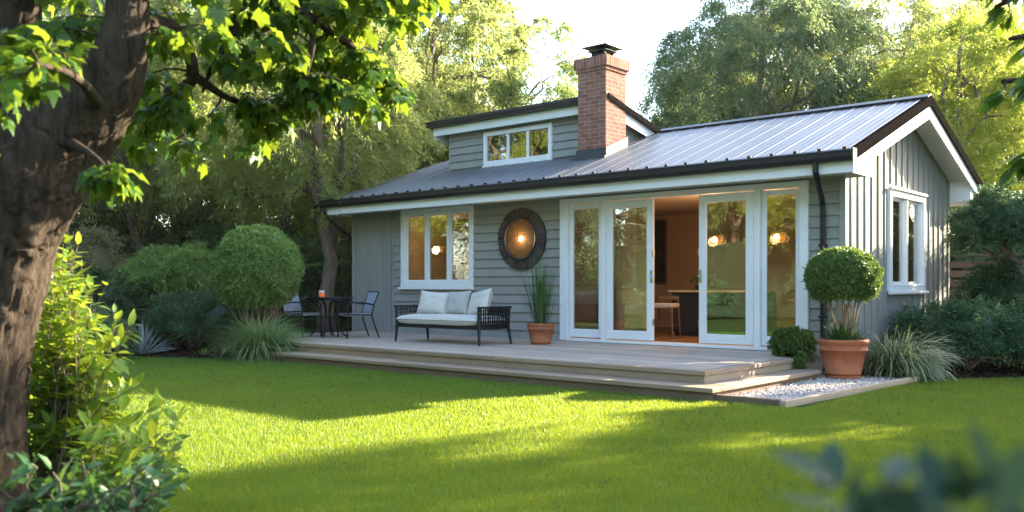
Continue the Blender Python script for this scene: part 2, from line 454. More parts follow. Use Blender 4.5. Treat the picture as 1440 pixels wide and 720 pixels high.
def leaf_arrays(P, D, Nn, L, W, T):
    tv, tf = T
    D = nrm(D); Sd = nrm(np.cross(Nn, D)); H = np.cross(D, Sd)
    V = (P[:, None, :] + D[:, None, :] * (tv[None, :, 0:1] * L[:, None, None]) + Sd[:, None, :] * (tv[None, :, 1:2] * W[:, None, None])
         + H[:, None, :] * (tv[None, :, 2:3] * W[:, None, None]))
    n = len(P); F = tf[None] + (np.arange(n) * len(tv))[:, None, None]
    return V.reshape(-1, 3), F.reshape(-1, tf.shape[1])


def leaf_obj(name, P, D, Nn, L, W, mat, parent=None, T=T_QUAD, rnd=None, g=None, extra=None):
    V, F = leaf_arrays(P, D, Nn, L, W, T)
    k = len(T[1])
    if rnd is None: rnd = (g or np.random.default_rng(1)).random(len(P))
    r = np.repeat(rnd, k)
    if extra is not None:                     # a closed inner body in the dark end of the leaf colours
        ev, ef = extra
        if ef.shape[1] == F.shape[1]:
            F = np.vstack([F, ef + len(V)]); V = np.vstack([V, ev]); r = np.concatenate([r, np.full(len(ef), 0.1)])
    return raw_mesh(name, V, F, mat, parent, rnd=r)


def sprays(g, C, Rr, nspray, nleaf, out, droop=0.5, spread=0.6, L=0.09, W=0.03, jit=0.07, tmin=0.15):
    """leaves along short curved twigs that leave every clump centre C (radius Rr); out = outward directions"""
    nc = len(C); n = nc * nspray
    ci = np.repeat(np.arange(nc), nspray)
    d = nrm(out[ci] * spread + rand_dir(g, n) * 1.0 + np.array([0, 0, 0.15]))
    ln = Rr[ci] * g.uniform(0.7, 1.25, n)
    si = np.repeat(np.arange(n), nleaf)
    t = g.uniform(tmin, 1, len(si))
    dd = d[si]; l = ln[si]
    P = C[ci][si] + dd * (t * l)[:, None]
    P[:, 2] -= droop * l * t * t
    P += g.normal(size=P.shape) * (jit * l)[:, None]
    tang = dd.copy(); tang[:, 2] -= 2 * droop * t
    D = nrm(tang * 0.8 + rand_dir(g, len(si)) * 0.75)
    Nn = nrm(rand_dir(g, len(si)) * 0.8 + np.array([0, 0, 0.7]))
    s = g.uniform(0.65, 1.25, len(si))
    tone = g.random(nc)[ci][si] * 0.45 + g.random(len(si)) * 0.55
    return P, D, Nn, L * s, W * s, tone


def curve3(a, b, sag, n=6, g=None, wob=0.0):
    a = np.array(a, float); b = np.array(b, float); out = []
    for i in range(n):
        t = i / (n - 1); p = a + (b - a) * t
        p[2] += sag * math.sin(math.pi * t)
        if g is not None and 0 < i < n - 1: p += g.normal(size=3) * wob * np.linalg.norm(b - a)
        out.append(p)
    return out


def tree_parts(g, H, trunk_h, rad, crown_c, crown_r, nclump, clump_r, nspray, nleaf, leaf, bark, mleaf, lean=(0, 0), nlimb=7, droop=0.5,
               shell=0.55, multi=1, T=T_QUAD, low=-0.75):
    """trunk + crown meshes about a base at the origin. crown_c: centre, crown_r: (rx, ry, rz)"""
    wood = MB()
    cc = np.array(crown_c, float); cr = np.array(crown_r, float)
    tops = []
    for k in range(multi):
        off = np.array([0, 0, 0]) if multi == 1 else np.array([math.cos(k * 6.28 / multi), math.sin(k * 6.28 / multi), 0]) * rad * 0.9
        top = np.array([cc[0] + lean[0], cc[1] + lean[1], H * 0.93]) + (off * 9 if multi > 1 else 0)
        pts = []; rr = []
        m = 10
        for i in range(m):
            t = i / (m - 1)
            p = off + (top - off) * np.array([t ** 1.3, t ** 1.3, t]) + g.normal(size=3) * np.array([1, 1, 0]) * 0.009 * H * (0 < i)
            p = np.asarray(p, float); pts.append(p); rr.append(rad / (multi ** .5) * (1 - 0.85 * t) + (rad * .35 if i == 0 else 0) + 0.01)
        pts[0][2] = -0.08
        wood.tube(pts, rr, 10); tops.append((pts, rr))
    # primary limbs
    limbs = []
    for k in range(nlimb):
        pts, rr = tops[k % multi]
        i = int(np.clip(round((trunk_h / H + (0.85 - trunk_h / H) * (k / max(1, nlimb - 1)) ** 1.2) * 9), 1, 8))
        az = k * 2.4 + g.uniform(-.4, .4)
        el = g.uniform(-.15, .75)
        e = cc + cr * np.array([math.cos(az) * math.cos(el), math.sin(az) * math.cos(el), math.sin(el)]) * g.uniform(.6, .85)
        c = curve3(pts[i], e, 0.06 * H * g.uniform(-.2, 1), 8, g, 0.03)
        r0 = rr[i] * 0.62
        wood.tube(c, [r0 * (1 - .85 * q / 7) + .006 for q in range(8)], 7); limbs += [(p, r0 * (1 - .85 * q / 7)) for q, p in enumerate(c)]
    for pts, rr in tops:
        limbs += [(p, r) for p, r in zip(pts[4:], rr[4:])]
    LP = np.array([p for p, r in limbs])
    # clumps
    C = []
    while len(C) < nclump:
        v = rand_dir(g, 1)[0]
        if v[2] < low: continue
        lump = 1.0 + 0.28 * mnoise.noise(Vector(v * 1.9 + np.array([H, rad * 50, nclump]))) 
        C.append(cc + cr * v * lump * g.uniform(shell, 1.0) ** 0.6)
    C = np.array(C)
    for c in C:
        dist = np.linalg.norm(LP - c, axis=1) + 0.6 * np.maximum(0, LP[:, 2] - c[2])
        j = int(np.argmin(dist))
        wood.tube(curve3(LP[j], c, 0.05 * dist[j], 5, g, 0.03), [max(.008, min(limbs[j][1] * .5, .045)) * (1 - .7 * q / 4) for q in range(5)], 5, cap=False)
    out = nrm((C - cc) / cr + np.array([0, 0, .1]))
    P, D, Nn, L, W, tone = sprays(g, C, np.full(nclump, clump_r) * g.uniform(.7, 1.3, nclump), nspray, nleaf, out, droop, 0.7, leaf[0], leaf[1])
    return wood, (P, D, Nn, L, W, tone)


def make_tree(name, label, loc, rz=0, group=None, seed=1, bark='bark', mleaf='leaf_olive', sc=1.0, cat="tree", **kw):
    g = np.random.default_rng(seed)
    T = kw.pop('T', T_QUAD)
    wood, lf = tree_parts(g, bark=None, mleaf=None, T=T, **kw)
    t = thing(name, label, cat, loc, rz, group); t.scale = (sc,) * 3
    wood.build('trunk', M[bark], t, smooth=True)
    leaf_obj('crown', *lf[:5], M[mleaf], t, T, rnd=lf[5])
    return t


def ellipsoid_shell(g, n, c, r, thick=0.12, low=-1.0, lump=0.08, sc=2.5, seed=0):
    v = rand_dir(g, int(n * 1.6)); v = v[v[:, 2] > low][:n]
    lm = np.array([mnoise.noise(Vector(x * sc + seed)) for x in v]) * lump + 1
    k = lm * (1 - thick * g.random(len(v)) ** 1.6)
    return np.array(c) + v * np.array(r) * k[:, None], nrm(v / np.array(r)), v


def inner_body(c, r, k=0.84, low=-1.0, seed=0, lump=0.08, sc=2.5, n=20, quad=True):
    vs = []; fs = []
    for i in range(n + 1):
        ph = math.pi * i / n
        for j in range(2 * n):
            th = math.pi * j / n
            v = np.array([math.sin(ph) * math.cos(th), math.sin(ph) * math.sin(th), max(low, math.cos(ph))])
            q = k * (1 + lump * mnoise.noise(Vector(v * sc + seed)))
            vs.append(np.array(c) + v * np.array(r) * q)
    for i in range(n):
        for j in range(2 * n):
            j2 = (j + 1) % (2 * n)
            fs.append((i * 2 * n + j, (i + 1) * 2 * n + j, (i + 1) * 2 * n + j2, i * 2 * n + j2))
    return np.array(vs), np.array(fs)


def ball_leaves(name, parent, mat, g, n, c, r, L, W, thick=0.14, lump=0.07, sc=3.0, low=-0.9, up=0.3, tip=0.6, body=0.86, seed=3.0):
    P, O, v = ellipsoid_shell(g, n, c, r, thick, low, lump, sc, seed)
    D = nrm(O * tip + rand_dir(g, len(P)) * 0.8 + np.array([0, 0, up]))
    Nn = nrm(O + rand_dir(g, len(P)) * 0.6)
    s = g.uniform(.6, 1.3, len(P))
    k = g.choice(len(P), 130, replace=False)                  # stray shoots past the clipped face
    for f in (.4, 1.0, 1.6):
        P = np.vstack([P, P[k] + O[k] * L * f + g.normal(size=(130, 3)) * .004]); D = np.vstack([D, nrm(O[k] + rand_dir(g, 130) * .8)]); Nn = np.vstack([Nn, rand_dir(g, 130)]); s = np.concatenate([s, g.uniform(.6, 1, 130)])
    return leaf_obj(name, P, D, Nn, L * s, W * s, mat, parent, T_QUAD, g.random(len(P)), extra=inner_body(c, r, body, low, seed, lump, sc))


def mound_shrub(name, label, loc, r, seed, mat, n=9000, L=.07, W=.022, nclump=60, clump=.28, droop=.35, nspray=14, cat="shrub", group=None, shell=.6, rz=0, body=.8, stems=True, low=-.2, zc=None):
    """a spreading shrub: leafy sprays over a low rounded body, a few stems inside"""
    g = np.random.default_rng(seed)
    t = thing(name, label, cat, loc, rz, group)
    r = np.array(r, float); c = np.array([0, 0, r[2] * .45 if zc is None else zc])
    C = []
    while len(C) < nclump:
        v = rand_dir(g, 1)[0]
        if v[2] < low: continue
        k = 1 + .22 * mnoise.noise(Vector(v * 2.2 + seed))
        p = c + (r - np.array([0, 0, c[2]])) * v * k * g.uniform(shell, .95)
        if p[2] < 0.05: p[2] = 0.05
        C.append(p)
    C = np.array(C); out = nrm((C - c) / r + np.array([0, 0, .25]))
    nl = max(2, int(n / (nclump * nspray)))
    P, D, Nn, Lr, Wr, tone = sprays(g, C, np.full(nclump, clump) * g.uniform(.7, 1.3, nclump), nspray, nl, out, droop, .9, L, W)
    P[:, 2] = np.maximum(P[:, 2], .015)
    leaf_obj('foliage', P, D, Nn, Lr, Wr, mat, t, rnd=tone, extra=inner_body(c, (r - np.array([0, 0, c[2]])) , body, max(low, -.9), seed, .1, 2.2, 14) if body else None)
    if stems:
        s = MB()
        for k in range(7):
            j = int(g.integers(len(C)))
            s.tube(curve3((g.normal() * .05, g.normal() * .05, -.03), C[j] * .9, .1, 6, g, .03), [.018 - .002 * q for q in range(6)], 6)
        s.build('stem', M['bark'], t, smooth=True)
    return t


def blades(g, n, base_r, length, width, arch, mat, parent, name='blades', seg=6, up=1.0, stiff=1.0, center=(0, 0, 0), sect=None, spread=1.0, prof=None):
    """strap leaves that arch out of a tuft"""
    az = g.uniform(0, 2 * math.pi, n) if sect is None else g.uniform(sect[0], sect[1], n)
    rr = base_r * np.sqrt(g.random(n))
    b = np.stack([rr * np.cos(az + g.normal(0, .5, n)), rr * np.sin(az + g.normal(0, .5, n)), np.zeros(n)], 1) + np.array(center)
    o = np.stack([np.cos(az), np.sin(az), np.zeros(n)], 1)
    ln = length * g.uniform(.55, 1.1, n)
    th0 = np.clip(g.normal(.25, .22, n) * spread, -.1, 1.3)        # lean at the root
    bend = arch * g.uniform(.5, 1.3, n)
    side = np.stack([-np.sin(az), np.cos(az), np.zeros(n)], 1)
    V = np.zeros((n, seg + 1, 2, 3)); p = b.copy(); th = th0.copy()
    for i in range(seg + 1):
        t = i / seg
        wv = width * (1 - t ** 2.2) * (0.6 + 0.4 * min(1, t * 4)) if prof is None else width * prof(t)
        tw = side * np.cos(.5 * t) + np.array([0, 0, .25])
        V[:, i, 0] = p - tw * wv / 2; V[:, i, 1] = p + tw * wv / 2
        d = o * np.sin(th)[:, None] + np.array([0, 0, 1]) * np.cos(th)[:, None]
        p = p + d * (ln / seg)[:, None]
        th = th + bend / seg * (0.4 + 1.2 * t)
    V[:, :, :, 2] = np.maximum(V[:, :, :, 2], center[2] - 0.6 if center[2] > 0.2 else 0.004)
    idx = np.arange(n)[:, None] * (2 * (seg + 1)) + np.arange(seg)[None] * 2
    F = np.stack([idx, idx + 1, idx + 3, idx + 2], -1).reshape(-1, 4)
    rnd = np.repeat(g.random(n), seg)
    return raw_mesh(name, V.reshape(-1, 3), F, mat, parent, smooth=True, rnd=rnd)

# ------------------------------------------------------------------ ground
def sheet(name, poly, z, mat, kind='structure'):
    o = raw_mesh(name, [(x, y, z) for x, y in poly], [tuple(range(len(poly)))], mat)
    return tag(o, kind=kind)


sheet('lawn', [(-200, -200), (200, -200), (200, 200), (-200, 200)], 0.0, M['lawn'])


def gpt(px, py):
    o = CAM; d = FWD + RGT * (px - 720) / 1277.0 + UP * (402 - py) / 1277.0
    t = -o[2] / d[2]; p = o + d * t
    return (p[0], p[1])


bedL = [(-8.3, -3.75), (-9.0, -4.25), (-9.6, -4.75), (-10.4, -4.85), (-11.2, -5.3), (-12.0, -6.0), (-13.2, -7.0), (-15.5, -8.6), (-19, -9), (-26, -4), (-26, 7), (-10.75, 7), (-10.75, 0.2), (-10.3, -0.2), (-10.3, -3.3)]
sheet('bed_ground', bedL, 0.004, M['mulch'])
bedR = [(0.03, -0.3), (1.05, -0.35), (1.25, 0.0), (1.5, 0.45), (2.0, 1.0), (2.8, 1.7), (3.6, 2.6), (5, 4.5), (9, 8), (9, 14), (0.03, 14)]
sheet('bed_ground', bedR, 0.004, M['mulch'])


def in_poly(x, y, poly):
    ins = np.zeros(len(x), bool); n = len(poly)
    for i in range(n):
        x1, y1 = poly[i]; x2, y2 = poly[(i + 1) % n]
        c = ((y1 > y) != (y2 > y)) & (x < (x2 - x1) * (y - y1) / (y2 - y1 + 1e-12) + x1)
        ins ^= c
    return ins


# loose bark chips on the two beds (nobody could count them)
g = np.random.default_rng(5)
cx_ = np.concatenate([g.uniform(-15, -8.3, 15000), g.uniform(0.03, 5, 9000)]); cy_ = np.concatenate([g.uniform(-7.5, -2.4, 15000), g.uniform(-.4, 4, 9000)])
k = in_poly(cx_, cy_, bedL) | in_poly(cx_, cy_, bedR); cx_, cy_ = cx_[k], cy_[k]; n = len(cx_)
o = leaf_obj('mulch_chips', np.stack([cx_, cy_, g.uniform(.008, .03, n)], 1), nrm(g.normal(size=(n, 3)) * [1, 1, .35]), nrm(g.normal(size=(n, 3)) * .5 + [0, 0, 1]),
             g.uniform(.03, .08, n), g.uniform(.012, .03, n), M['chip'], g=g)
tag(o, 'loose dark bark chips scattered over the planting beds', 'mulch', kind='stuff')

# lawn blades: one object, denser where the photographer stands nearer
def lawn_blades():
    g = np.random.default_rng(11)
    N0 = 2600000
    d = 4.3 + (18.5 - 4.3) * g.random(N0) ** 1.35
    lat = g.uniform(-.66, .66, N0) * d
    X = CAM[0] + FWD[0] * d + RGT[0] * lat; Y = CAM[1] + FWD[1] * d + RGT[1] * lat
    ok = ~(in_poly(X, Y, bedL) | in_poly(X, Y, bedR))
    ok &= ~((X > -8.25) & (X < 0.12) & (Y > -3.93))
    ok &= ~((X > -0.5) & (X < 1.03) & (Y > -3.83))
    ok &= ~((X < -8.25) & (Y > -3.3)) & (Y < 3.5)
    ok &= g.random(N0) < np.clip(0.42 * (9.0 / d) ** 0.7, 0, 1)
    X, Y, d = X[ok], Y[ok], d[ok]; n = len(X)
    az = g.uniform(0, 2 * math.pi, n)
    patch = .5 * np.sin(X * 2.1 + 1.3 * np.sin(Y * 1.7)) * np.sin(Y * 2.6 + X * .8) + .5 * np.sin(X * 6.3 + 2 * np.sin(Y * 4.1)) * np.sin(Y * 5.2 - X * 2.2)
    h = (0.027 + 0.009 * patch + g.normal(0, .006, n)).clip(.010, .06) * 1.08
    wd = g.uniform(.0022, .0042, n) * np.clip(d / 7.5, .9, 1.7)
    lean = np.abs(g.normal(.35, .3, n)) + .1
    mow = np.stack([np.full(n, -.3), np.full(n, .25)], 1)
    o = np.stack([np.cos(az), np.sin(az)], 1) + mow; o /= np.linalg.norm(o, axis=1, keepdims=True)
    s = np.stack([-np.sin(az + 1.0), np.cos(az + 1.0)], 1)
    V = np.zeros((n, 5, 3)); hh = h[:, None]
    base = np.stack([X, Y], 1)
    V[:, 0, :2] = base - s * wd[:, None] / 2; V[:, 1, :2] = base + s * wd[:, None] / 2
    m = base + o * hh * (.35 * lean[:, None])
    V[:, 2, :2] = m - s * wd[:, None] * .42; V[:, 3, :2] = m + s * wd[:, None] * .42; V[:, 2:4, 2] = hh * .6
    V[:, 4, :2] = base + o * hh * (1.0 * lean[:, None]); V[:, 4, 2] = h
    i = np.arange(n)[:, None] * 5
    F = np.concatenate([i + [0, 1, 3], i + [0, 3, 2], i + [2, 3, 4]], 1).reshape(-1, 3)
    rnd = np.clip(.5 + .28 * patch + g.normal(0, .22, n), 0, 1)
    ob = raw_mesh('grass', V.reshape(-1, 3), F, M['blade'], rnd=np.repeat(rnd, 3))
    tag(ob, 'short green mown lawn grass with a bright sunlit band', 'grass', kind='stuff')


lawn_blades()

# ------------------------------------------------------------------ the house
house = thing('house', 'grey clapboard garden house with dark metal roof and open white patio doors', 'house')
XL = -10.63                      # front wall from XL to 0, gable wall from y 0 to 5


def Z(z): return z + DK


def roof_z(y):                   # top of the roof sheet
    return Z(2.72 + 0.36875 * (y + 0.75)) if y <= 2.45 else Z(2.72 + 0.36875 * (5.65 - y))


OPEN_WIN = (-9.0, -7.1, .98, 2.40)
OPEN_DOOR = (-4.93, -0.52, 0.0, 2.45)


def rect_minus(x0, x1, z0, z1, ops):
    """rectangles left when openings are cut out"""
    xs = sorted({x0, x1} | {v for o in ops for v in o[:2] if x0 < v < x1}); zs = sorted({z0, z1} | {v for o in ops for v in o[2:] if z0 < v < z1})
    out = []
    for a, b in zip(xs, xs[1:]):
        run = None
        for c, d in zip(zs, zs[1:]):
            mx, mz = (a + b) / 2, (c + d) / 2
            if any(o[0] < mx < o[1] and o[2] < mz < o[3] for o in ops):
                if run: out.append((a, b, *run)); run = None
            else:
                run = (run[0], d) if run else (c, d)
        if run: out.append((a, b, *run))
    return out


# front wall: core, lap boards on most of it, upright boards at the far end
ops_w = [tuple([o[0], o[1], Z(o[2]), Z(o[3])]) for o in (OPEN_WIN, OPEN_DOOR)]
mb = MB()
for a0, a1, c0, c1 in rect_minus(XL, 0, 0.02, Z(2.52), ops_w): mb.box(a0, a1, 0.0, 0.14, c0, c1, .5)


def lap(mb, x0, x1, z0, z1, step, ops, y=0.0, dir=-1):
    random.seed(int(x0 * 10 + z0 * 100))
    zz = z0
    while zz < z1 - .005:
        ze = min(zz + step, z1)
        r = random.random()
        cuts = []
        for a0, a1, c0, c1 in rect_minus(x0, x1, zz, ze, ops):
            if a1 - a0 > 1.6 and c1 - c0 > .1:                 # butt joints between board lengths
                jx = a0 + (a1 - a0) * random.uniform(.25, .75); cuts += [(a0, jx - .0012, c0, c1), (jx + .0012, a1, c0, c1)]
            else: cuts.append((a0, a1, c0, c1))
        for a0, a1, c0, c1 in cuts:
            r = random.random()
            b0 = .036 - .031 * (c0 - zz) / step; b1 = .036 - .031 * (c1 - zz) / step
            j0 = a0 + .0015; j1 = a1 - .0015
            mb.prism([(y, c0 + .003), (y + dir * b0, c0 + .003), (y + dir * b1, c1), (y, c1)], 'x', j0, j1, r)
        zz = ze


XB = -9.33
lap(mb, XB + .03, -0.05, 0.10, Z(2.5), .163, ops_w)
x = XL + .16
while x < XB - .05:
    mb.cbox(x - .022, x + .022, -.020, 0.0, 0.1, Z(2.5), .004); x += .262
mb.cbox(XB - .03, XB + .03, -.03, 0.0, 0.1, Z(2.5), .004)
mb.cbox(-.06, .031, -.041, 0.0, 0.1, Z(2.5), .004); mb.cbox(.002, .031, .001, .07, .1, Z(2.5), .004)
mb.cbox(XL - .02, XL + .06, -.031, 0.0, 0.1, Z(2.5), .004)
mb.build('front_wall', M['siding'], house)

# gable wall: upright boards and battens round one window
GW = (1.80, 3.37, Z(.92), Z(2.36))
mb = MB()
ys = [0.142, GW[0], 2.45, GW[1], 5.0]


def top(y): return roof_z(y) - .10


for y0, y1 in zip(ys, ys[1:]):
    if y0 >= GW[0] and y1 <= GW[1]:
        mb.box(-.14, 0, y0, y1, 0.02, GW[2], .5)
        mb.prism([(y0, GW[3]), (y1, GW[3]), (y1, top(y1)), (y0, top(y0))], 'x', -.14, 0, .5)
    else:
        mb.prism([(y0, 0.02), (y1, 0.02), (y1, top(y1)), (y0, top(y0))], 'x', -.14, 0, .5)
y = .235
while y < 4.95:
    hi = top(y) - .01
    segs = [(0.1, hi)] if not (GW[0] - .1 < y < GW[1] + .1) else [(0.1, GW[2] - .12), (GW[3] + .16, hi)]
    for c0, c1 in segs: mb.cbox(0.0, .019, y - .018, y + .018, c0, c1, .004)
    y += .272
mb.build('gable_wall', M['siding'], house)
mb = MB(); mb.box(XL, -.142, 4.86, 5.0, .02, Z(2.52), .5); mb.build('back_wall', M['siding'], house)
mb = MB(); mb.box(XL, XL + .14, .142, 4.858, .02, Z(2.56), .5); mb.build('end_wall', M['siding'], house)

# roof: two ribbed slopes and a short hip at the far end
mb = MB()
HX0, HX1 = -10.84, -10.0
e0, rz_ = Z(2.72), Z(3.9)
T = .05
for sgn in (0, 1):
    ye, yr = (-.75, 2.45) if sgn == 0 else (5.65, 2.45)
    A = [(HX0, ye, e0), (.42, ye, e0), (.42, yr, rz_), (HX1, yr, rz_)]
    B = [(p[0], p[1], p[2] - T) for p in A]
    fs = [(0, 1, 2, 3), (7, 6, 5, 4), (0, 4, 5, 1), (1, 5, 6, 2), (2, 6, 7, 3), (3, 7, 4, 0)]
    mb.add(A + B, fs if sgn == 0 else [f[::-1] for f in fs], .5)
    x = .30
    while x > HX0 + .05:
        tmax = 1.0 if x > HX1 else (x - HX0) / (HX1 - HX0)
        if tmax > .04:
            y1 = ye + (yr - ye) * tmax; z1 = e0 + (rz_ - e0) * tmax; s_ = 1 if sgn == 0 else -1
            yy0 = ye - s_ * .015
            vs = []
            for (yv, zv) in ((yy0, e0 - .005), (y1, z1)):
                vs += [(x - .022, yv, zv), (x - .010, yv - s_ * .004, zv + .011), (x + .010, yv - s_ * .004, zv + .011), (x + .022, yv, zv)]
            mb.add(vs, [(0, 1, 5, 4), (1, 2, 6, 5), (2, 3, 7, 6), (0, 3, 2, 1), (4, 5, 6, 7)] if sgn == 0 else [(4, 5, 1, 0), (5, 6, 2, 1), (6, 7, 3, 2), (1, 2, 3, 0), (7, 6, 5, 4)], .5)
            # low swages between ribs
            for q in (.11, .22):
                xs_ = x - q
                if xs_ > HX1:
                    mb.add([(xs_ - .012, ye, e0 + .001), (xs_, ye - .002, e0 + .008), (xs_ + .012, ye, e0 + .001), (xs_ - .012, yr, rz_ + .001), (xs_, yr, rz_ + .008), (xs_ + .012, yr, rz_ + .001)],
                           [(0, 1, 4, 3), (1, 2, 5, 4)], .5)
        x -= .335
mb.add([(HX0, -.752, e0), (HX1 - .003, 2.45, rz_), (HX0, 5.652, e0), (HX0 + .03, -.752, e0 - T), (HX1, 2.45, rz_ - T), (HX0 + .03, 5.652, e0 - T)], [(0, 1, 2), (5, 4, 3), (0, 3, 4, 1), (1, 4, 5, 2), (2, 5, 3, 0)], .5)
roof = mb.build('roof', M['roof'], house)
mb = MB()                                                     # ridge capping with a turned-down edge
mb.prism([(2.30, rz_ - .030), (2.45, rz_ + .036), (2.60, rz_ - .030), (2.60, rz_ - .012), (2.45, rz_ + .052), (2.30, rz_ - .012)], 'x', HX1 - .02, .425, .5)
mb.build('ridge_cap', M['black'], roof)
# gutter along the front eave (profile y, z) with a drip flashing above
mb = MB()
mb.prism([(-.74, Z(2.575)), (-.83, Z(2.575)), (-.875, Z(2.625)), (-.875, Z(2.70)), (-.862, Z(2.70)), (-.862, Z(2.63)), (-.82, Z(2.59)), (-.74, Z(2.59))], 'x', HX0 - .03, .44, .4)
mb.prism([(-.765, Z(2.62)), (-.760, Z(2.725)), (-.77, Z(2.742)), (-.80, Z(2.725)), (-.80, Z(2.62))], 'x', HX0 - .02, .43, .4)
mb.box(.44, .446, -.876, -.74, Z(2.575), Z(2.73)); mb.box(HX0 - .036, HX0 - .03, -.876, -.74, Z(2.575), Z(2.72))
mb.tube([(HX0 - .03, -.875, Z(2.702)), (.44, -.875, Z(2.702))], .010, 8)
x = .30
while x > HX0: mb.box(x - .025, x + .025, -.792, -.752, Z(2.735), Z(2.765)); x -= .335
mb.build('gutter', M['black'], house)
mb = MB()                                                     # gutter on the back eave
mb.prism([(5.66, Z(2.575)), (5.76, Z(2.575)), (5.79, Z(2.62)), (5.79, Z(2.71)), (5.66, Z(2.71))], 'x', HX0, .44, .4); mb.build('gutter', M['black'], house)
# eave fascia and boxed soffits
mb = MB()
mb.cbox(-10.72, .40, -.735, -.70, Z(2.43), Z(2.66), .004, .5); mb.build('fascia', M['white'], house); mb = MB(); mb.cbox(-10.72, .40, 5.60, 5.635, Z(2.43), Z(2.66), .004, .5)
mb.build('fascia', M['white'], house)
mb = MB()
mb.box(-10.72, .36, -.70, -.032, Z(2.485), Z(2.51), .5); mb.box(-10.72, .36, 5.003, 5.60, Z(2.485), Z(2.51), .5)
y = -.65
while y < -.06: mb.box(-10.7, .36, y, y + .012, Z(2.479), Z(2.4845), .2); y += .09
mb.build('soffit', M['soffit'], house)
mb = MB(); mb.box(-10.74, -10.71, -.735, 5.635, Z(2.44), Z(2.66), .5); mb.build('fascia', M['white'], house)
# gable: barge boards, metal rake trim, sloping soffit, box ends
mb = MB(); mt = MB(); ms = MB()
for s_, ye in ((1, -.75), (-1, 5.65)):
    def q(y, dz): return (y, roof_z(y) + dz)
    mb.prism([q(ye + s_ * .02, -.30), q(2.45, -.335), q(2.45, -.125), q(ye + s_ * .0, -.125)], 'x', .375, .405, .5)
    mt.prism([q(ye, -.128), q(2.45, -.128), q(2.45, .012), q(ye, .012)], 'x', .407, .438, .5)
    mt.prism([q(ye, .012), q(2.45, .012), q(2.45, .024), q(ye, .024)], 'x', .36, .438, .5)
    ms.prism([q(ye + s_ * .75, -.19), q(2.45, -.19), q(2.45, -.165), q(ye + s_ * .75, -.165)], 'x', .026, .374, .5)
    k = 0
    yy = .12
    while yy < 2.4 and True:                                   # grooves of the soffit boards
        y_ = yy if s_ == 1 else 4.9 - yy
        ms.prism([q(y_, -.196), q(y_ + s_ * .012, -.196), q(y_ + s_ * .012, -.191), q(y_, -.191)], 'x', .028, .372, .1); yy += .11
    # boxed end of the eave
    mb.prism([(ye + s_ * .02, Z(2.43)), (ye + s_ * .75, Z(2.43)), (ye + s_ * .75, roof_z(ye + s_ * .75) - .20), (ye + s_ * .02, roof_z(ye) - .20)], 'x', .34, .372, .5)
    mb.box(.025, .338, min(ye + s_ * .70, ye + s_ * .75), max(ye + s_ * .70, ye + s_ * .75), Z(2.44), roof_z(ye + s_ * .70) - .17, .5)
mb.build('barge_board', M['white'], house); mt.build('rake_trim', M['rake'], house); ms.build('gable_soffit', M['soffit'], house)

# downpipes
mb = MB()


def pipe(mb, pts, wx=.036, wy=.030):
    mb.tube(pts, wx, 8)


mb.tube([(-.08, -.80, Z(2.60)), (-.08, -.80, Z(2.47)), (-.10, -.70, Z(2.38)), (-.24, -.20, Z(2.16)), (-.27, -.09, Z(2.08)), (-.27, -.078, Z(1.95)), (-.27, -.078, .12), (-.27, -.12, .04)],
        [.042] * 8, 8)
for zz in (.5, 1.5): mb.box(-.32, -.22, -.124, -.03, Z(zz), Z(zz) + .03)
mb.build('downpipe', M['black'], house)
mb = MB()
mb.tube([(-10.6, -.80, Z(2.60)), (-10.6, -.80, Z(2.5)), (-10.62, -.72, Z(2.38)), (-10.68, -.3, Z(2.15)), (-10.69, -.05, Z(2.0)), (-10.69, .12, Z(1.85)), (-10.69, .12, .1)], .034, 8)
mb.build('downpipe', M['black'], house)


# windows
def frame_M(plane, off, flip=False):
    if plane == 'front':       # u=+x, v=+z, out=-y
        return Matrix(((1, 0, 0, 0), (0, 0, -1, off), (0, 1, 0, 0), (0, 0, 0, 1)))
    return Matrix(((0, 0, 1, off), (1, 0, 0, 0), (0, 1, 0, 0), (0, 0, 0, 1)))


def ring(mb, u0, u1, v0, v1, t, w0, w1, tb=None, c=.006):
    tb = t if tb is None else tb
    mb.cbox(u0, u0 + t, v0, v1, w0, w1, c); mb.cbox(u1 - t, u1, v0, v1, w0, w1, c)
    mb.cbox(u0 + t, u1 - t, v1 - t, v1, w0, w1, c); mb.cbox(u0 + t, u1 - t, v0, v0 + tb, w0, w1, c)


def window(name, plane, off, u0, u1, v0, v1, splits, cas=.085, parent=house, sill=True, sash=.035, label=None, out=.034, head=True):
    """casing u0..u1, v0..v1; splits: mullion centres. window > sash, pane, sill"""
    Mx = frame_M(plane, off)
    m = MB(Mx); ring(m, u0, u1, v0, v1, cas, -.10, out)
    edges = [u0 + cas] + sorted(splits) + [u1 - cas]
    for s in splits: m.cbox(s - .026, s + .026, v0 + cas, v1 - cas, -.09, .012, .005)
    if head: m.cbox(u0 - .025, u1 + .025, v1 + .001, v1 + .045, -.0, out + .03, .008)
    wd = m.build('window' if parent is house else 'window', M['white'], parent)
    if label: wd["label"] = label
    for i, (a, b) in enumerate(zip(edges, edges[1:])):
        a2 = a + (.026 if i else 0); b2 = b - (.026 if i < len(edges) - 2 else 0)
        s = MB(Mx); ring(s, a2 + .002, b2 - .002, v0 + cas + .002, v1 - cas - .002, sash, -.075, -.03, c=.004); s.build('sash', M['white'], wd)
        p = MB(Mx); p.box(a2 + sash, b2 - sash, v0 + cas + sash, v1 - cas - sash, -.056, -.050); p.build('pane', M['glass'], wd)
    if sill:
        s = MB(Mx); s.cbox(u0 - .03, u1 + .03, v0 - .052, v0 - .002, -.0, out + .045, .008); s.build('sill', M['white'], wd)
    return wd


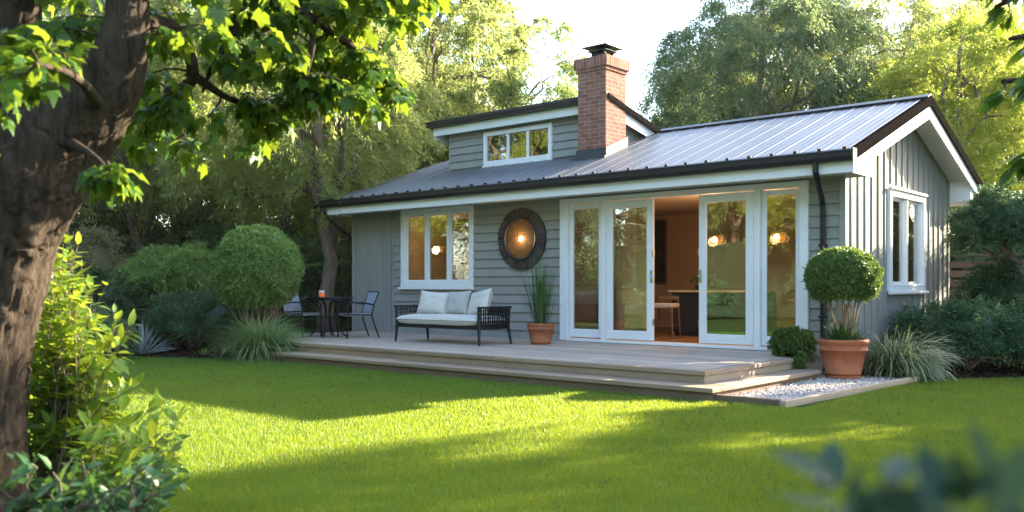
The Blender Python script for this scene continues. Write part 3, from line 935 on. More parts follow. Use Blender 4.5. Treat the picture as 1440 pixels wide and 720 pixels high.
window('window', 'front', -.028, -9.07, -7.05, Z(.93), Z(2.48), [-8.36, -7.74], cas=.10, sash=.04, head=False)
window('window', 'side', .020, 1.72, 3.45, Z(.87), Z(2.43), [2.585], cas=.10, sash=.045)
# blinds behind the gable window
mb = MB(); 
for zz in np.arange(Z(1.0), Z(2.36), .05): mb.box(-.19, -.150, 2.62, 3.34, zz, zz + .003)
mb.build('window_blind', M['inpale'], house)

# patio door set: one fixed outer frame, two fixed lights, two leaves
dz0, dz1 = Z(0.02), Z(2.45)
m = MB(frame_M('front', -.02))
m.cbox(-4.955, -4.80, dz0 - .01, dz1, -.12, .05); m.cbox(-.625, -.495, dz0 - .01, dz1, -.12, .05)
m.cbox(-4.80, -.625, dz1 - .085, dz1, -.12, .05)
m.cbox(-4.80, -.625, dz0 - .015, dz0 + .028, -.16, .09)
m.cbox(-4.085, -3.985, dz0 + .028, dz1 - .085, -.12, .045); m.cbox(-1.325, -1.235, dz0 + .028, dz1 - .085, -.12, .045)
door_frame = m.build('door_frame', M['white'], house)


def leaf(name, u0, u1, w0, st, sb, parent, v0=dz0 + .05, v1=dz1 - .10, handle=None):
    Mx = frame_M('front', -.02)
    m = MB(Mx)
    m.cbox(u0, u0 + st, v0, v1, w0, w0 + .045); m.cbox(u1 - st, u1, v0, v1, w0, w0 + .045)
    m.cbox(u0 + st, u1 - st, v1 - st, v1, w0, w0 + .045); m.cbox(u0 + st, u1 - st, v0, v0 + sb, w0, w0 + .045)
    ring(m, u0 + st - .002, u1 - st + .002, v0 + sb - .002, v1 - st + .002, .014, w0 + .008, w0 + .037, c=.003)
    d = m.build(name, M['white'], parent)
    p = MB(Mx); p.box(u0 + st + .005, u1 - st - .005, v0 + sb + .005, v1 - st - .005, w0 + .018, w0 + .026); p.build('pane', M['glass'], d)
    if handle is not None:
        h = MB(Mx); h.cbox(handle - .022, handle + .022, v0 + .93, v0 + 1.13, w0 + .046, w0 + .056, .004)
        h.tube([(handle, v0 + 1.03, w0 + .05), (handle, v0 + 1.03, w0 + .10)], .012, 8); h.tube([(handle, v0 + 1.03, w0 + .10), (handle + (.10 if handle < -2.6 else .0), v0 + 1.03, w0 + .105)], [.012, .010], 8)
        if handle > -2.6: h.lathe([(.0, -.012), (.020, -.010), (.026, 0), (.018, .012), (0, .014)], (handle, v0 + 1.03, w0 + .105), 12)
        h.build('handle', M['steel'], d, smooth=False)
        for vz in (v0 + .25, v0 + 1.35):
            k = MB(Mx); e = u1 if handle < -2.6 else u0
            k.cbox(e - .012, e + .012, vz, vz + .10, w0 + .01, w0 + .05, .003); k.build('hinge', M['steel'], d)
    return d


leaf('fixed_door_light', -4.795, -4.09, -.06, .075, .13, house)
leaf('door', -3.975, -3.06, .0, .115, .135, house, handle=-3.085)
leaf('door', -2.235, -1.33, .0, .115, .135, house, handle=-2.20)
leaf('fixed_door_light', -1.23, -.63, -.06, .065, .13, house)

# dormer: a small raised bay with its roof falling back to the ridge
DX0, DX1, DY = -8.70, -4.69, 1.0


def dr(y): return Z(4.36) - .245 * (y - .72)                   # dormer roof top


mb = MB(); mb.prism([(DY, roof_z(DY) - .15), (DY, dr(DY) - .09), (2.6, dr(2.6) - .09), (2.6, roof_z(2.6) - .15)], 'x', DX0, DX1, .5)
lap(mb, DX0, DX1, roof_z(DY) - .14, Z(4.12), .150, [(-7.68, -5.96, Z(3.38), Z(4.03))], y=DY)
zz = roof_z(DY) - .03
mb.cbox(DX0 - .006, DX0 + .03, DY - .03, DY, zz - .05, Z(4.11), .004)
dorm = mb.build('dormer', M['siding'], house)
mb = MB()
mb.prism([(.70, dr(.70) - .10), (.70, dr(.70)), (2.50, dr(2.5)), (2.50, dr(2.5) - .10)], 'x', DX0 - .35, DX1 + .22, .5)
mb.prism([(.660, dr(.7) - .11), (.652, dr(.7) - .03), (.655, dr(.7) + .012), (.698, dr(.7) + .012), (.698, dr(.7) - .11)], 'x', DX0 - .37, DX1 + .22, .5)
mb.build('dormer_roof', M['black'], dorm)
mb = MB()
mb.cbox(DX0 - .28, DX1 + .16, .78, .81, Z(4.085), Z(4.262), .004, .5)
mb.box(DX0 - .25, DX1 + .15, .812, DY - .03, Z(4.11), Z(4.13), .5)
mb.prism([(.812, dr(.812) - .31), (.812, dr(.812) - .102), (2.48, dr(2.48) - .102), (2.48, dr(2.48) - .25)], 'x', DX1 + .14, DX1 + .165, .5)
mb.prism([(.812, dr(.812) - .31), (.812, dr(.812) - .102), (2.48, dr(2.48) - .102), (2.48, dr(2.48) - .25)], 'x', DX0 - .27, DX0 - .245, .5)
mb.build('dormer_fascia', M['white'], dorm)
mb = MB(); mb.prism([(.70, dr(.7) + .001), (2.5, dr(2.5) + .001), (2.5, dr(2.5) - .101), (.70, dr(.7) - .101)], 'x', DX1 + .221, DX1 + .24, .5); mb.build('dormer_rake_trim', M['rake'], dorm)
# dormer window: sub-parts only, since a dormer is already a part
Mx = frame_M('front', DY - .026)
m = MB(Mx); u0, u1, v0, v1 = -7.70, -5.94, Z(3.37), Z(4.045)
ring(m, u0, u1, v0, v1, .085, -.022, .036)
for s in (-7.06, -6.55): m.cbox(s - .032, s + .032, v0 + .085, v1 - .085, -.022, .014, .005)
m.cbox(u0 - .02, u1 + .02, v0 - .035, v0 - .001, -.0, .05, .006)
m.build('window_frame', M['white'], dorm)
for a0, a1 in ((-7.615, -7.092), (-7.028, -6.582), (-6.518, -6.025)):
    p = MB(Mx); p.box(a0, a1, v0 + .085, v1 - .085, -.010, -.005); p.build('pane', M['glass'], dorm)
m = MB(Mx); m.box(u0 + .05, u1 - .05, v0 + .05, v1 - .05, -.020, -.015); m.build('dark_room_sheet', M['navy'], dorm)  # dark sheet added for the room's darkness; the dormer behind is solid

# chimney
CX0, CX1, CY0, CY1 = -5.085, -4.475, .64, 1.27
mb = MB()
mb.box(CX0, CX1, CY0, CY1, Z(3.05), Z(4.70), .5); mb.box(CX0 + .0, CX1 - .0, CY0 - .0, CY1, Z(4.70), Z(4.78), .5)
chim = mb.build('chimney', M['brick'], house)
mb = MB()
mb.box(CX0 - .022, CX1 + .022, CY0 - .022, CY1 + .022, Z(4.78), Z(4.84), .5)
chc = mb.build('corbel', M['brick'], chim)
a = N("soldier_brick"); bt2 = a.n("TexBrick"); tc = a.n("TexCoord"); sp = a.n("SeparateXYZ"); a.l(tc.outputs["Object"], sp.inputs[0]); cxn = a.n("CombineXYZ")
a.l(a.math('ADD', sp.outputs[0], sp.outputs[1]), cxn.inputs[0]); a.l(a.math('SUBTRACT', sp.outputs[2], Z(4.84)), cxn.inputs[1]); a.l(cxn.outputs[0], bt2.inputs["Vector"])
for kk, v in (("Scale", 1.0), ("Mortar Size", 0.006), ("Brick Width", 0.073), ("Row Height", 0.5), ("Bias", -.1)): bt2.inputs[kk].default_value = v
bt2.inputs["Color1"].default_value = (0.25, 0.10, 0.07, 1); bt2.inputs["Color2"].default_value = (0.36, 0.18, 0.13, 1); bt2.inputs["Mortar"].default_value = (0.38, 0.31, 0.27, 1)
nb = a.noise(a.coord(), 9, 6, .7)
a.set(col=a.mix(.7, bt2.outputs[0], a.ramp(nb, [(.3, (.5, .48, .48)), (.7, (1.25, 1.2, 1.15))]), 'MULTIPLY'), rough=.9, spec=.15); a.bump(a.math('SUBTRACT', nb, bt2.outputs["Fac"]), .5, .01)
mb = MB(); mb.cbox(CX0 - .055, CX1 + .055, CY0 - .055, CY1 + .055, Z(4.84), Z(5.03), .008, .5); mb.build('chimney_crown', a.m, chim)
mb = MB()
cxm, cym = (CX0 + CX1) / 2 + .02, (CY0 + CY1) / 2
mb.box(cxm - .15, cxm + .15, cym - .15, cym + .15, Z(5.03), Z(5.06))
for sx in (-1, 1):
    for sy in (-1, 1): mb.box(cxm + sx * .13 - .02, cxm + sx * .13 + .02, cym + sy * .13 - .02, cym + sy * .13 + .02, Z(5.06), Z(5.17))
mb.box(cxm - .11, cxm + .11, cym - .11, cym + .11, Z(5.06), Z(5.165))
mb.box(cxm - .20, cxm + .20, cym - .20, cym + .20, Z(5.17), Z(5.185))
mb.box(cxm - .09, cxm + .09, cym - .09, cym + .09, Z(5.185), Z(5.235))
mb.add([(cxm - .27, cym - .27, Z(5.235)), (cxm + .27, cym - .27, Z(5.235)), (cxm + .27, cym + .27, Z(5.235)), (cxm - .27, cym + .27, Z(5.235)),
        (cxm - .27, cym - .27, Z(5.255)), (cxm + .27, cym - .27, Z(5.255)), (cxm + .27, cym + .27, Z(5.255)), (cxm - .27, cym + .27, Z(5.255)), (cxm, cym, Z(5.32))],
       [(3, 2, 1, 0), (0, 1, 5, 4), (1, 2, 6, 5), (2, 3, 7, 6), (3, 0, 4, 7), (4, 5, 8), (5, 6, 8), (6, 7, 8), (7, 4, 8)])
mb.build('chimney_cap', M['black'], chim)
mb = MB()
mb.prism([(CY0 - .025, roof_z(CY0) - .06), (CY1 + .03, roof_z(CY1) - .06), (CY1 + .03, roof_z(CY1) + .20), (CY0 - .025, roof_z(CY0) + .16)], 'x', CX0 - .026, CX1 + .026, .5)
mb.box(CX0 - .06, CX1 + .06, CY0 - .12, CY0 - .026, roof_z(CY0 - .12) - .05, roof_z(CY0 - .03) + .02, .5)
mb.build('flashing', M['flash'], chim)

# rooms behind the glass: floor, ceiling and painted walls
mb = MB()
x = XL + .15
while x < -.16: mb.box(x, min(x + .118, -.145), .005, 4.855, DK - .05, DK + .02); x += .12
mb.build('interior_floor', M['floorwood'], house)
mb = MB(); mb.box(XL + .142, -.142, .142, 4.858, Z(2.50), Z(2.53), .5); mb.build('interior_ceiling', M['ceil'], house)
mb = MB(); mb.box(XL + .142, -.142, 4.80, 4.858, DK + .02, Z(2.498), .5); mb.box(XL + .142, XL + .19, .142, 4.80, DK + .02, Z(2.498), .5)
mb.box(-.19, -.142, 1.8, 1.85, DK + .02, Z(.9), .5)
mb.box(-.19, -.142, .142, 1.74, DK + .02, Z(2.498), .5); mb.box(-.19, -.142, 3.43, 4.80, DK + .02, Z(2.498), .5); mb.box(-.19, -.142, 1.74, 3.43, DK + .02, Z(.88), .5)
mb.build('interior_wall', M['inwall'], house)
mb = MB(); mb.box(-5.22, -5.12, .142, 2.6, DK + .02, Z(2.498), .5); mb.build('partition_wall', M['inpale'], house)
mb = MB(); mb.box(XL + .2, -5.12, 3.2, 3.28, DK + .02, Z(2.498), .5)
mb.build('interior_wall', M['inwall'], house)
mb = MB(); mb.cbox(-10.0, -9.15, 3.15, 3.195, DK + .02, Z(2.05), .01); mb.build('interior_door', M['inpale'], house)
mb = MB(); mb.cbox(-8.0, -7.2, 2.75, 3.19, DK + .02, Z(1.45), .01)
for k in range(4): mb.cbox(-7.98, -7.22, 2.73, 2.748, DK + .1 + k * .34, DK + .40 + k * .34, .006)
_cupboard = mb

# ------------------------------------------------------------------ deck, step, gravel pad
deck = thing('wooden_deck', 'weathered timber deck with one long step running along the house front', 'deck')
random.seed(3)
DXL, DXR, DYF = -10.2, -0.22, -3.5
mb = MB(); y = -.012
while y > DYF + .14:
    y2 = max(y - .138, DYF + .14)
    xs = [DXL, *sorted(random.uniform(DXL + 1, DXR - 1.2) for _ in range(2)), DXR - .142]
    for xa, xb in zip(xs, xs[1:]): mb.cbox(xa + .0015, xb - .0015, y2 + .0036, y - .0036, DK - .030, DK + random.uniform(-.001, .001), .004)
    y -= .138
mb.build('deck_boards', M['deckwood'], deck)
mb = MB()
for xa, xb in ((DXL - .02, -6.9), (-6.898, -3.4), (-3.398, DXR)): mb.cbox(xa, xb, DYF, DYF + .138, DK - .052, DK + .001, .006)
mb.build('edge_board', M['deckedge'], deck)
mb = MB(); mb.cbox(DXR - .138, DXR, DYF + .1395, -.035, DK - .052, DK + .001, .006); mb.build('edge_board', M['deckedge_y'], deck)
mb = MB(); mb.cbox(DXL + .0, DXR - .03, DYF + .03, DYF + .06, .0, DK - .053, .003); mb.cbox(DXL, DXL + .03, DYF + .06, -.2, .0, DK - .031, .003)
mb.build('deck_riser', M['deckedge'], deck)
mb = MB(); mb.cbox(DXR - .06, DXR - .03, DYF + .061, -.04, .0, DK - .053, .003); mb.build('deck_riser', M['deckedge_y'], deck)
SXR, SYF, SZ = 0.10, -3.92, .145
mb = MB()
for xa, xb in ((-8.3, -5.2), (-5.198, -2.3), (-2.298, SXR)):
    mb.cbox(xa, xb, SYF, SYF + .20, SZ - .050, SZ, .006); mb.cbox(xa, xb, SYF + .205, SYF + .447, SZ - .050, SZ - .001, .006)
mb.build('step_tread', M['deckedge'], deck)
mb = MB(); mb.cbox(DXR + .003, SXR, SYF + .450, -1.06, SZ - .050, SZ, .006); mb.build('step_tread', M['deckedge_y'], deck)
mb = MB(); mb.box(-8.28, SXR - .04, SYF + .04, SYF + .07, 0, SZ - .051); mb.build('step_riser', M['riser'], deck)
mb = MB(); mb.box(SXR - .06, SXR - .035, SYF + .07, -1.08, 0, SZ - .051); mb.build('step_riser', M['riser'], deck)

edg = thing('timber_edging', 'weathered timber edging boards framing the pale gravel pad', 'edging')
mb = MB(); mb.cbox(-.40, .80, -3.83, -3.76, -.03, .075, .006); mb.build('edging_board', M['riser'], edg)
mb = MB(); mb.M = Matrix.Translation((.80, -3.83, 0)) @ Matrix.Rotation(R(-3.7), 4, 'Z'); mb.cbox(.002, .072, .0, 3.50, -.03, .072, .006); mb.build('edging_board', M['deckedge_y'], edg)
sheet('gravel_ground', [(-.4, -3.76), (.80, -3.76), (1.03, -.34), (.03, -.34), (-.4, -.34)], .012, M['gravelbed'])
g = np.random.default_rng(8)
n = 9000
gx = g.uniform(-.36, 1.02, n); gy = g.uniform(-3.75, -.36, n)
k = (gx < .79 + (gy + 3.76) * .066) & (gx > SXR - .05); gx, gy = gx[k], gy[k]; n = len(gx)
ico = [(0, 0, 1), (.9, 0, .3), (.28, .86, .3), (-.73, .53, .3), (-.73, -.53, .3), (.28, -.86, .3), (0, 0, -.6)]
icf = np.array([(0, 1, 2), (0, 2, 3), (0, 3, 4), (0, 4, 5), (0, 5, 1), (6, 2, 1), (6, 3, 2), (6, 4, 3), (6, 5, 4), (6, 1, 5)])
tv = np.array(ico); s = g.uniform(.010, .021, n); rot = g.uniform(0, 6.28, n)
V = np.zeros((n, 7, 3)); jx = 1 + g.uniform(-.3, .3, (n, 7, 3)); tvj = tv[None] * jx
V[:, :, 0] = (tvj[:, :, 0] * np.cos(rot)[:, None] - tvj[:, :, 1] * np.sin(rot)[:, None]) * s[:, None] + gx[:, None]
V[:, :, 1] = (tvj[:, :, 0] * np.sin(rot)[:, None] + tvj[:, :, 1] * np.cos(rot)[:, None]) * s[:, None] * .8 + gy[:, None]
V[:, :, 2] = tvj[:, :, 2] * s[:, None] * .75 + g.uniform(.018, .034, n)[:, None]
o = raw_mesh('gravel', V.reshape(-1, 3), (icf[None] + (np.arange(n) * 7)[:, None, None]).reshape(-1, 3), M['gravel'], rnd=np.repeat(g.random(n), 10))
tag(o, 'pale pink white gravel stones beside the deck step', 'gravel', kind='stuff')


# ------------------------------------------------------------------ furniture on the deck
def pillow(w, h, t, seed, n=18, corner=.10, ex=.55):
    g = np.random.default_rng(seed); V = []; F = []
    off = g.normal(size=3) * 9
    for s_ in (1, -1):
        for i in range(n + 1):
            for j in range(n + 1):
                u, v = -1 + 2 * i / n, -1 + 2 * j / n
                px = u * (1 - corner * (1 - abs(v) ** 2.2) * abs(u)); pv = v * (1 - corner * (1 - abs(u) ** 2.2) * abs(v))
                th = (max(0, 1 - u ** 4) * max(0, 1 - v ** 4)) ** ex
                wr = .10 * mnoise.noise(Vector((u * 2.4 + off[0], v * 2.4, off[1] + s_))) + .05 * mnoise.noise(Vector((u * 6 + off[2], v * 6, s_)))
                V.append((px * w / 2, s_ * t / 2 * th * (1 + wr * 1.5) + s_ * .004, pv * h / 2))
        b = 0 if s_ == 1 else (n + 1) ** 2
        for i in range(n):
            for j in range(n):
                q = [b + i * (n + 1) + j, b + (i + 1) * (n + 1) + j, b + (i + 1) * (n + 1) + j + 1, b + i * (n + 1) + j + 1]
                F.append(q[::-1] if s_ == 1 else q)
    return np.array(V), np.array(F)


sofa = thing('garden_sofa', 'black woven frame garden sofa with cream seat cushion under the window', 'sofa', (-5.98, -1.70, DK))
SW, SD = .98, .37
mb = MB()
for yy in (-SD + .02, SD - .02): mb.cbox(-SW + .02, SW - .02, yy - .02, yy + .02, .25, .31, .006)
for xx in (-SW + .03, SW - .03): mb.cbox(xx - .02, xx + .02, -SD + .041, SD - .041, .25, .31, .006)
for k in range(9): mb.box(-SW + .05, SW - .05, -SD + .06 + k * .075, -SD + .10 + k * .075, .285, .30)
mb.build('frame', M['black'], sofa)
for sx in (-1, 1):
    for sy, sp_ in ((-1, 0), (1, .10)):
        mb = MB(); mb.tube([(sx * (SW - .01), sy * (SD - .01) + 0, .62 if True else 0), (sx * (SW - .02), sy * (SD - .02), .30), (sx * SW * 1.0, sy * (SD + sp_ * .3), 0)], [.028, .030, .018], 8); mb.build('leg', M['black'], sofa)
    mb = MB()
    x0 = sx * SW
    mb.cbox(x0 - .032, x0 + .032, -SD - .02, SD + .02, .585, .62, .008)
    mb.cbox(x0 - .022, x0 + .022, -SD + .02, SD - .02, .315, .335, .004)
    for k in range(13):                                      # woven panel: upright straps and cross straps
        yy = -SD + .05 + k * (2 * SD - .1) / 12
        mb.box(x0 - .006 + (k % 2) * .006, x0 + .004 + (k % 2) * .006, yy - .011, yy + .011, .33, .59)
    for k in range(4):
        zz = .37 + k * .062
        mb.tube([(x0 + .010 * (-1) ** (q + k), -SD + .02 + q * (2 * SD - .04) / 24, zz + (.012 if q % 2 else -.006)) for q in range(25)], .0075, 5)
    mb.build('armrest', M['black'], sofa)
mb = MB(); mb.cbox(-SW + .03, SW - .03, SD - .02, SD + .015, .585, .615, .006)
for k in range(38): 
    xx = -SW + .05 + k * (2 * SW - .1) / 37; mb.box(xx - .010, xx + .010, SD - .012, SD + .004, .31, .59)
for k in range(4): mb.box(-SW + .03, SW - .03, SD - .018, SD - .012, .36 + k * .06, .378 + k * .06)
mb.build('backrest', M['black'], sofa)
V, F = pillow(2 * SW - .09, 2 * SD + .02, .17, 2, 30, .008, .22)
V = V[:, [0, 2, 1]]
V += np.array([0, -.035, .385])
raw_mesh('seat_cushion', V, F[:, ::-1], M['cushion'], sofa, True)
for (px, w_, h_, ry, rz, mt_, seed, lab, yy) in ((-.55, .66, .42, 3, 10, 'cushion', 4, 'cream scatter cushion at the window end of the sofa', .13), (.0, .54, .43, -3, -3, 'cushion2', 5, 'stone grey scatter cushion in the middle of the sofa', .17),
                                         (.54, .66, .44, -8, -18, 'cushion', 6, 'cream scatter cushion leaning on the sofa arm near the potted rush', .12)):
    V, F = pillow(w_, h_, .19, seed, 18, .09)
    o = raw_mesh('scatter_cushion', V, F, M[mt_], None, True)
    tag(o, lab, 'cushion', 'scatter cushions on the sofa')
    o.location = (-5.98 + px, -1.70 + yy, DK + .455 + h_ / 2 - .01); o.rotation_euler = (R(-17), R(ry), R(rz))

# round cafe table
TC = at(461, 402, 17.05)
tb = thing('cafe_table', 'round dark metal cafe table with curved legs on the deck', 'table', (TC[0], TC[1], DK), R(20))
mb = MB(); mb.lathe([(0.0, .715), (.47, .715), (.49, .722), (.495, .732), (.49, .742), (.47, .745), (0, .745)], n=48, cap=False); mb.build('tabletop', M['tableglass'], tb, smooth=False)
mb = MB(); mb.tube([(.44 * math.cos(k * math.pi / 16), .44 * math.sin(k * math.pi / 16), .70) for k in range(33)], .014, 8, cap=False)
mb.tube([(.115 * math.cos(k * math.pi / 12), .115 * math.sin(k * math.pi / 12), .37) for k in range(25)], .010, 8, cap=False); mb.build('ring', M['black'], tb, smooth=True)
for k in range(4):
    an = k * math.pi / 2 + .3
    for off in (-.06, .06):
        pr = [(.43, .70), (.30, .67), (.18, .57), (.125, .42), (.13, .30), (.19, .16), (.30, .05), (.37, .0)]
        c_, s_ = math.cos(an + off), math.sin(an + off)
        mb = MB(); mb.tube([(r_ * c_, r_ * s_, z_) for r_, z_ in pr], .0135, 7); mb.build('leg', M['black'], tb, smooth=True)
cn = thing('candle_glass', 'small orange glass candle holder standing on the cafe table', 'candle holder', tuple(at(452.5, 402, 16.95)[:2]) + (DK + .746,))
mb = MB(); mb.lathe([(.045, 0), (.052, .01), (.054, .085), (.050, .085), (.046, .015), (0, .015)], n=20); mb.build('glass', M['candle'], cn, smooth=True)
mb = MB(); mb.lathe([(.0545, .082), (.056, .118), (.052, .118), (.050, .084)], n=20, cap=False); mb.build('rim', M['wax'], cn, smooth=True)


def garden_chair(label, loc, rz):
    """faces local -y"""
    t = thing('garden_chair', label, 'chair', loc, rz, 'chairs round the cafe table')
    for sx in (-1, 1):
        x = sx * .25
        mb = MB(); mb.tube([(x, -.25, 0), (x, -.24, .30), (x, -.235, .60), (x, -.18, .645), (x, .05, .645), (x, .27, .60)], .0145, 8); mb.build('leg', M['black'], t, smooth=True)
        mb = MB(); mb.tube([(x * 1.02, .36, 0), (x, .25, .30), (x, .22, .43), (x, .27, .62), (x, .36, .84)], .0145, 8); mb.build('leg', M['black'], t, smooth=True)
    mb = MB(); mb.tube([(-.25, -.24, .43), (.25, -.24, .43)], .013, 8); mb.tube([(-.25, .22, .42), (.25, .22, .42)], .013, 8)
    mb.tube([(-.25, .36, .84), (.25, .36, .84)], .013, 8)
    for sx in (-.25, .25): mb.tube([(sx, -.24, .43), (sx, .22, .42)], .013, 8)
    mb.build('frame', M['black'], t, smooth=True)
    mb = MB(); mb.prism([(-.25, .452), (-.10, .440), (.10, .436), (.225, .445), (.225, .405), (-.10, .395), (-.25, .405)], 'x', -.236, .236); mb.build('seat', M['sling'], t)
    mb = MB(); mb.prism([(.222, .475), (.262, .60), (.352, .835), (.375, .83), (.29, .60), (.245, .47)], 'x', -.24, .24); mb.build('backrest', M['sling'], t)
    return t


pL = on_ground(425, 17.05, DK); pR = on_ground(500, 16.75, DK)
fdir = RGT * .86 - FWD * .5
garden_chair('grey sling garden chair beside the fountain grass', tuple(pL), math.atan2(fdir[0], -fdir[1]))
fdir = -RGT * .86 - FWD * .5
garden_chair('grey sling garden chair between the cafe table and house corner', tuple(pR), math.atan2(fdir[0], -fdir[1]))


# ------------------------------------------------------------------ pots
def pot(name, label, loc, r0, r1, h, parent=None, saucer=False):
    t = thing(name, label, 'plant pot', loc)
    mb = MB()
    rim = .13 * h
    mb.lathe([(0, .0), (r0 * .94, .0), (r0, .012), (r0 + (r1 - r0) * .12, .10 * h), (r0 + (r1 - r0) * .125 + .006, .105 * h), (r0 + (r1 - r0) * .14 + .006, .125 * h), (r0 + (r1 - r0) * .145, .13 * h),
              (r0 + (r1 - r0) * .72, .70 * h), (r0 + (r1 - r0) * .73 + .010, .705 * h), (r0 + (r1 - r0) * .77 + .011, .745 * h), (r0 + (r1 - r0) * .78, .75 * h),
              (r1 * .945, h - rim), (r1 * .985, h - rim + .008), (r1, h - .02), (r1 * .99, h - .004), (r1 * .965, h), (r1 * .90, h - .002), (r1 * .89, h - .05), (0, h - .055)], n=48, cap=False)
    mb.build('pot', M['terracotta'], t, smooth=True)
    mb = MB(); mb.lathe([(r1 * .885, h - .052), (r1 * .5, h - .035), (0, h - .03)], n=24, cap=False); mb.build('soil', M['soil'], t)
    if saucer:
        mb = MB(); mb.lathe([(0, -.02), (r0 * 1.03, -.02), (r0 * 1.13, .028), (r0 * 1.09, .03), (r0 * 1.0, -.005)], n=40, cap=False); mb.build('saucer', M['terracotta'], t, smooth=True)
    return t


pot('terracotta_pot', 'small terracotta pot holding tall rushes by the patio doors', (-4.565, -1.06, DK), .155, .235, .345)
t = thing('potted_rush', 'tall thin upright rushes growing in the small terracotta pot', 'plant', (-4.565, -1.06, DK + .30))
g = np.random.default_rng(21)
blades(g, 130, .11, 1.12, .014, .16, M['reed'], t, 'stalks', 7, spread=.42, prof=lambda q: 1 - q ** 3 * .9)
blades(g, 26, .13, .95, .008, .35, M['reed'], t, 'stalks', 7, spread=1.25)

BP = (0.29, -.80, .042)
pot('terracotta_pot', 'large terracotta pot on the gravel pad holding the ball topiary', BP, .205, .318, .50, saucer=True)
t = thing('topiary_tree', 'clipped flat ball topiary on bare twisted stems in the large pot', 'topiary', (BP[0], BP[1], BP[2] + .45))
mb = MB(); g = np.random.default_rng(31)
for k in range(9):
    a_ = k * 2.4; r_ = .05 if k < 5 else .03
    mb.tube(curve3((r_ * math.cos(a_) * .8, r_ * math.sin(a_) * .8, -.06), (.26 * math.cos(a_ + .5) * g.uniform(.4, 1), .26 * math.sin(a_ + .5) * g.uniform(.4, 1), .60), -.09, 9, g, .018), [.022 - .0015 * q for q in range(9)], 7)
mb.tube(curve3((0, 0, -.06), (.03, 0, .5), 0, 7, g, .02), [.035 - .002 * q for q in range(7)], 8)
mb.build('trunk', M['bark_pale'], t, smooth=True)
ball_leaves('crown', t, M['leaf_box'], np.random.default_rng(32), 15000, (0, 0, .845), (.465, .465, .385), .036, .021, thick=.16, lump=.07, sc=3.2, low=-.78, up=.25)
t = thing('strap_plant', 'short tuft of strap leaves under the topiary in the large pot', 'plant', (BP[0], BP[1], BP[2] + .455))
blades(np.random.default_rng(33), 190, .16, .30, .026, 1.2, M['leaf_deep'], t, 'blades', 6, spread=1.9, center=(0, 0, .0))
for v_ in [o for o in COL.objects if o.parent == t]: v_.name = 'blades'

# shrub trailing over the deck corner
sp0 = (-.40, -.80, DK)
t = thing('trailing_shrub', 'small leafy green shrub trailing over the deck corner by the doors', 'plant', sp0); t.scale = (.88,) * 3
mb = MB(); mb.lathe([(0, 0), (.10, 0), (.12, .12), (.11, .12), (0, .11)], n=24, cap=False); mb.build('pot', M['black'], t, smooth=True)
g = np.random.default_rng(41)
C = [np.array((0, 0, .22)) + v * np.array((.25, .25, .17)) for v in rand_dir(g, 80) if v[2] > -.75]
C += [np.array((.16, -.27, .08)) + g.normal(size=3) * .05, np.array((.26, -.30, -.02)) + g.normal(size=3) * .03, np.array((.26, -.32, -.08)), np.array((.27, -.28, .04)), np.array((.30, -.12, .05))]
C = np.array(C); out = nrm(C - np.array((0, 0, .15)))
P, D, Nn, L_, W_, tone = sprays(g, C, np.full(len(C), .10), 18, 20, out, .35, .8, .034, .022)
P[:, 2] = np.where((np.abs(P[:, 0] + sp0[0] + 5) < 4.75) & (P[:, 1] + sp0[1] > -3.5), np.maximum(P[:, 2], .01), P[:, 2])
leaf_obj('foliage', P, D, Nn, L_, W_, M['leaf_box'], t, rnd=tone)

# wall lamp of wooden slats round a hammered amber dish
art = thing('wall_lamp', 'round wall lamp of dark radial slats with a glowing centre', 'wall lamp', (-5.83, -.03, Z(1.80)))
mb = MB(); random.seed(6)
for k in range(84):
    a_ = 2 * math.pi * k / 84; c_, s_ = math.cos(a_), math.sin(a_); r0_, r1_ = .375, .555 + random.uniform(-.006, .006); hw0, hw1 = .0120, .0185; y1 = -.065 - random.uniform(0, .022)
    vs = []
    for rr_, hw in ((r0_, hw0), (r1_, hw1)):
        for sg in (-1, 1):
            for yy in (0.0, y1 + (.02 if rr_ == r1_ else 0)):
                vs.append((rr_ * c_ - sg * hw * s_, yy, rr_ * s_ + sg * hw * c_))
    mb.add(vs, [(0, 1, 3, 2), (4, 6, 7, 5), (0, 4, 5, 1), (2, 3, 7, 6), (1, 5, 7, 3), (0, 2, 6, 4)])
mb.build('rim', M['slatwood'], art)
mb = MB(M=Matrix.Rotation(R(90), 4, 'X'))
mb.lathe([(.40, .0), (.40, .095), (.36, .10), (.35, .07), (.345, .02), (.345, .0)], n=64, cap=False); mb.build('inner_ring', M['black'], art, smooth=True)
mb = MB(M=Matrix.Rotation(R(90), 4, 'X')); pr = [(.352, .05)]
pr += [(.35 - .33 * k / 22, .045 - .02 * k / 22 + .004 * (k % 2)) for k in range(23)] + [(0, .025)]
mb.lathe(pr, n=64, cap=False); mb.build('dish', M['dish'], art, smooth=True)
mb = MB(M=Matrix.Rotation(R(90), 4, 'X')); mb.lathe([(.0, .035), (.030, .038), (.040, .05), (.034, .068), (.018, .078), (0, .08)], n=20, cap=False); mb.build('bulb', M['artlamp'], art, smooth=True)


def lamp_light(name, loc, power, col=(1.0, .62, .30), rad=.08, parent=None):
    l = bpy.data.lights.new(name, 'POINT'); l.energy = power; l.color = col; l.shadow_soft_size = rad
    o = bpy.data.objects.new(name, l); link(o, parent); o.location = loc
    return o


lamp_light('bulb_light', (0, -.13, 0), 1.0, rad=.03, parent=art)


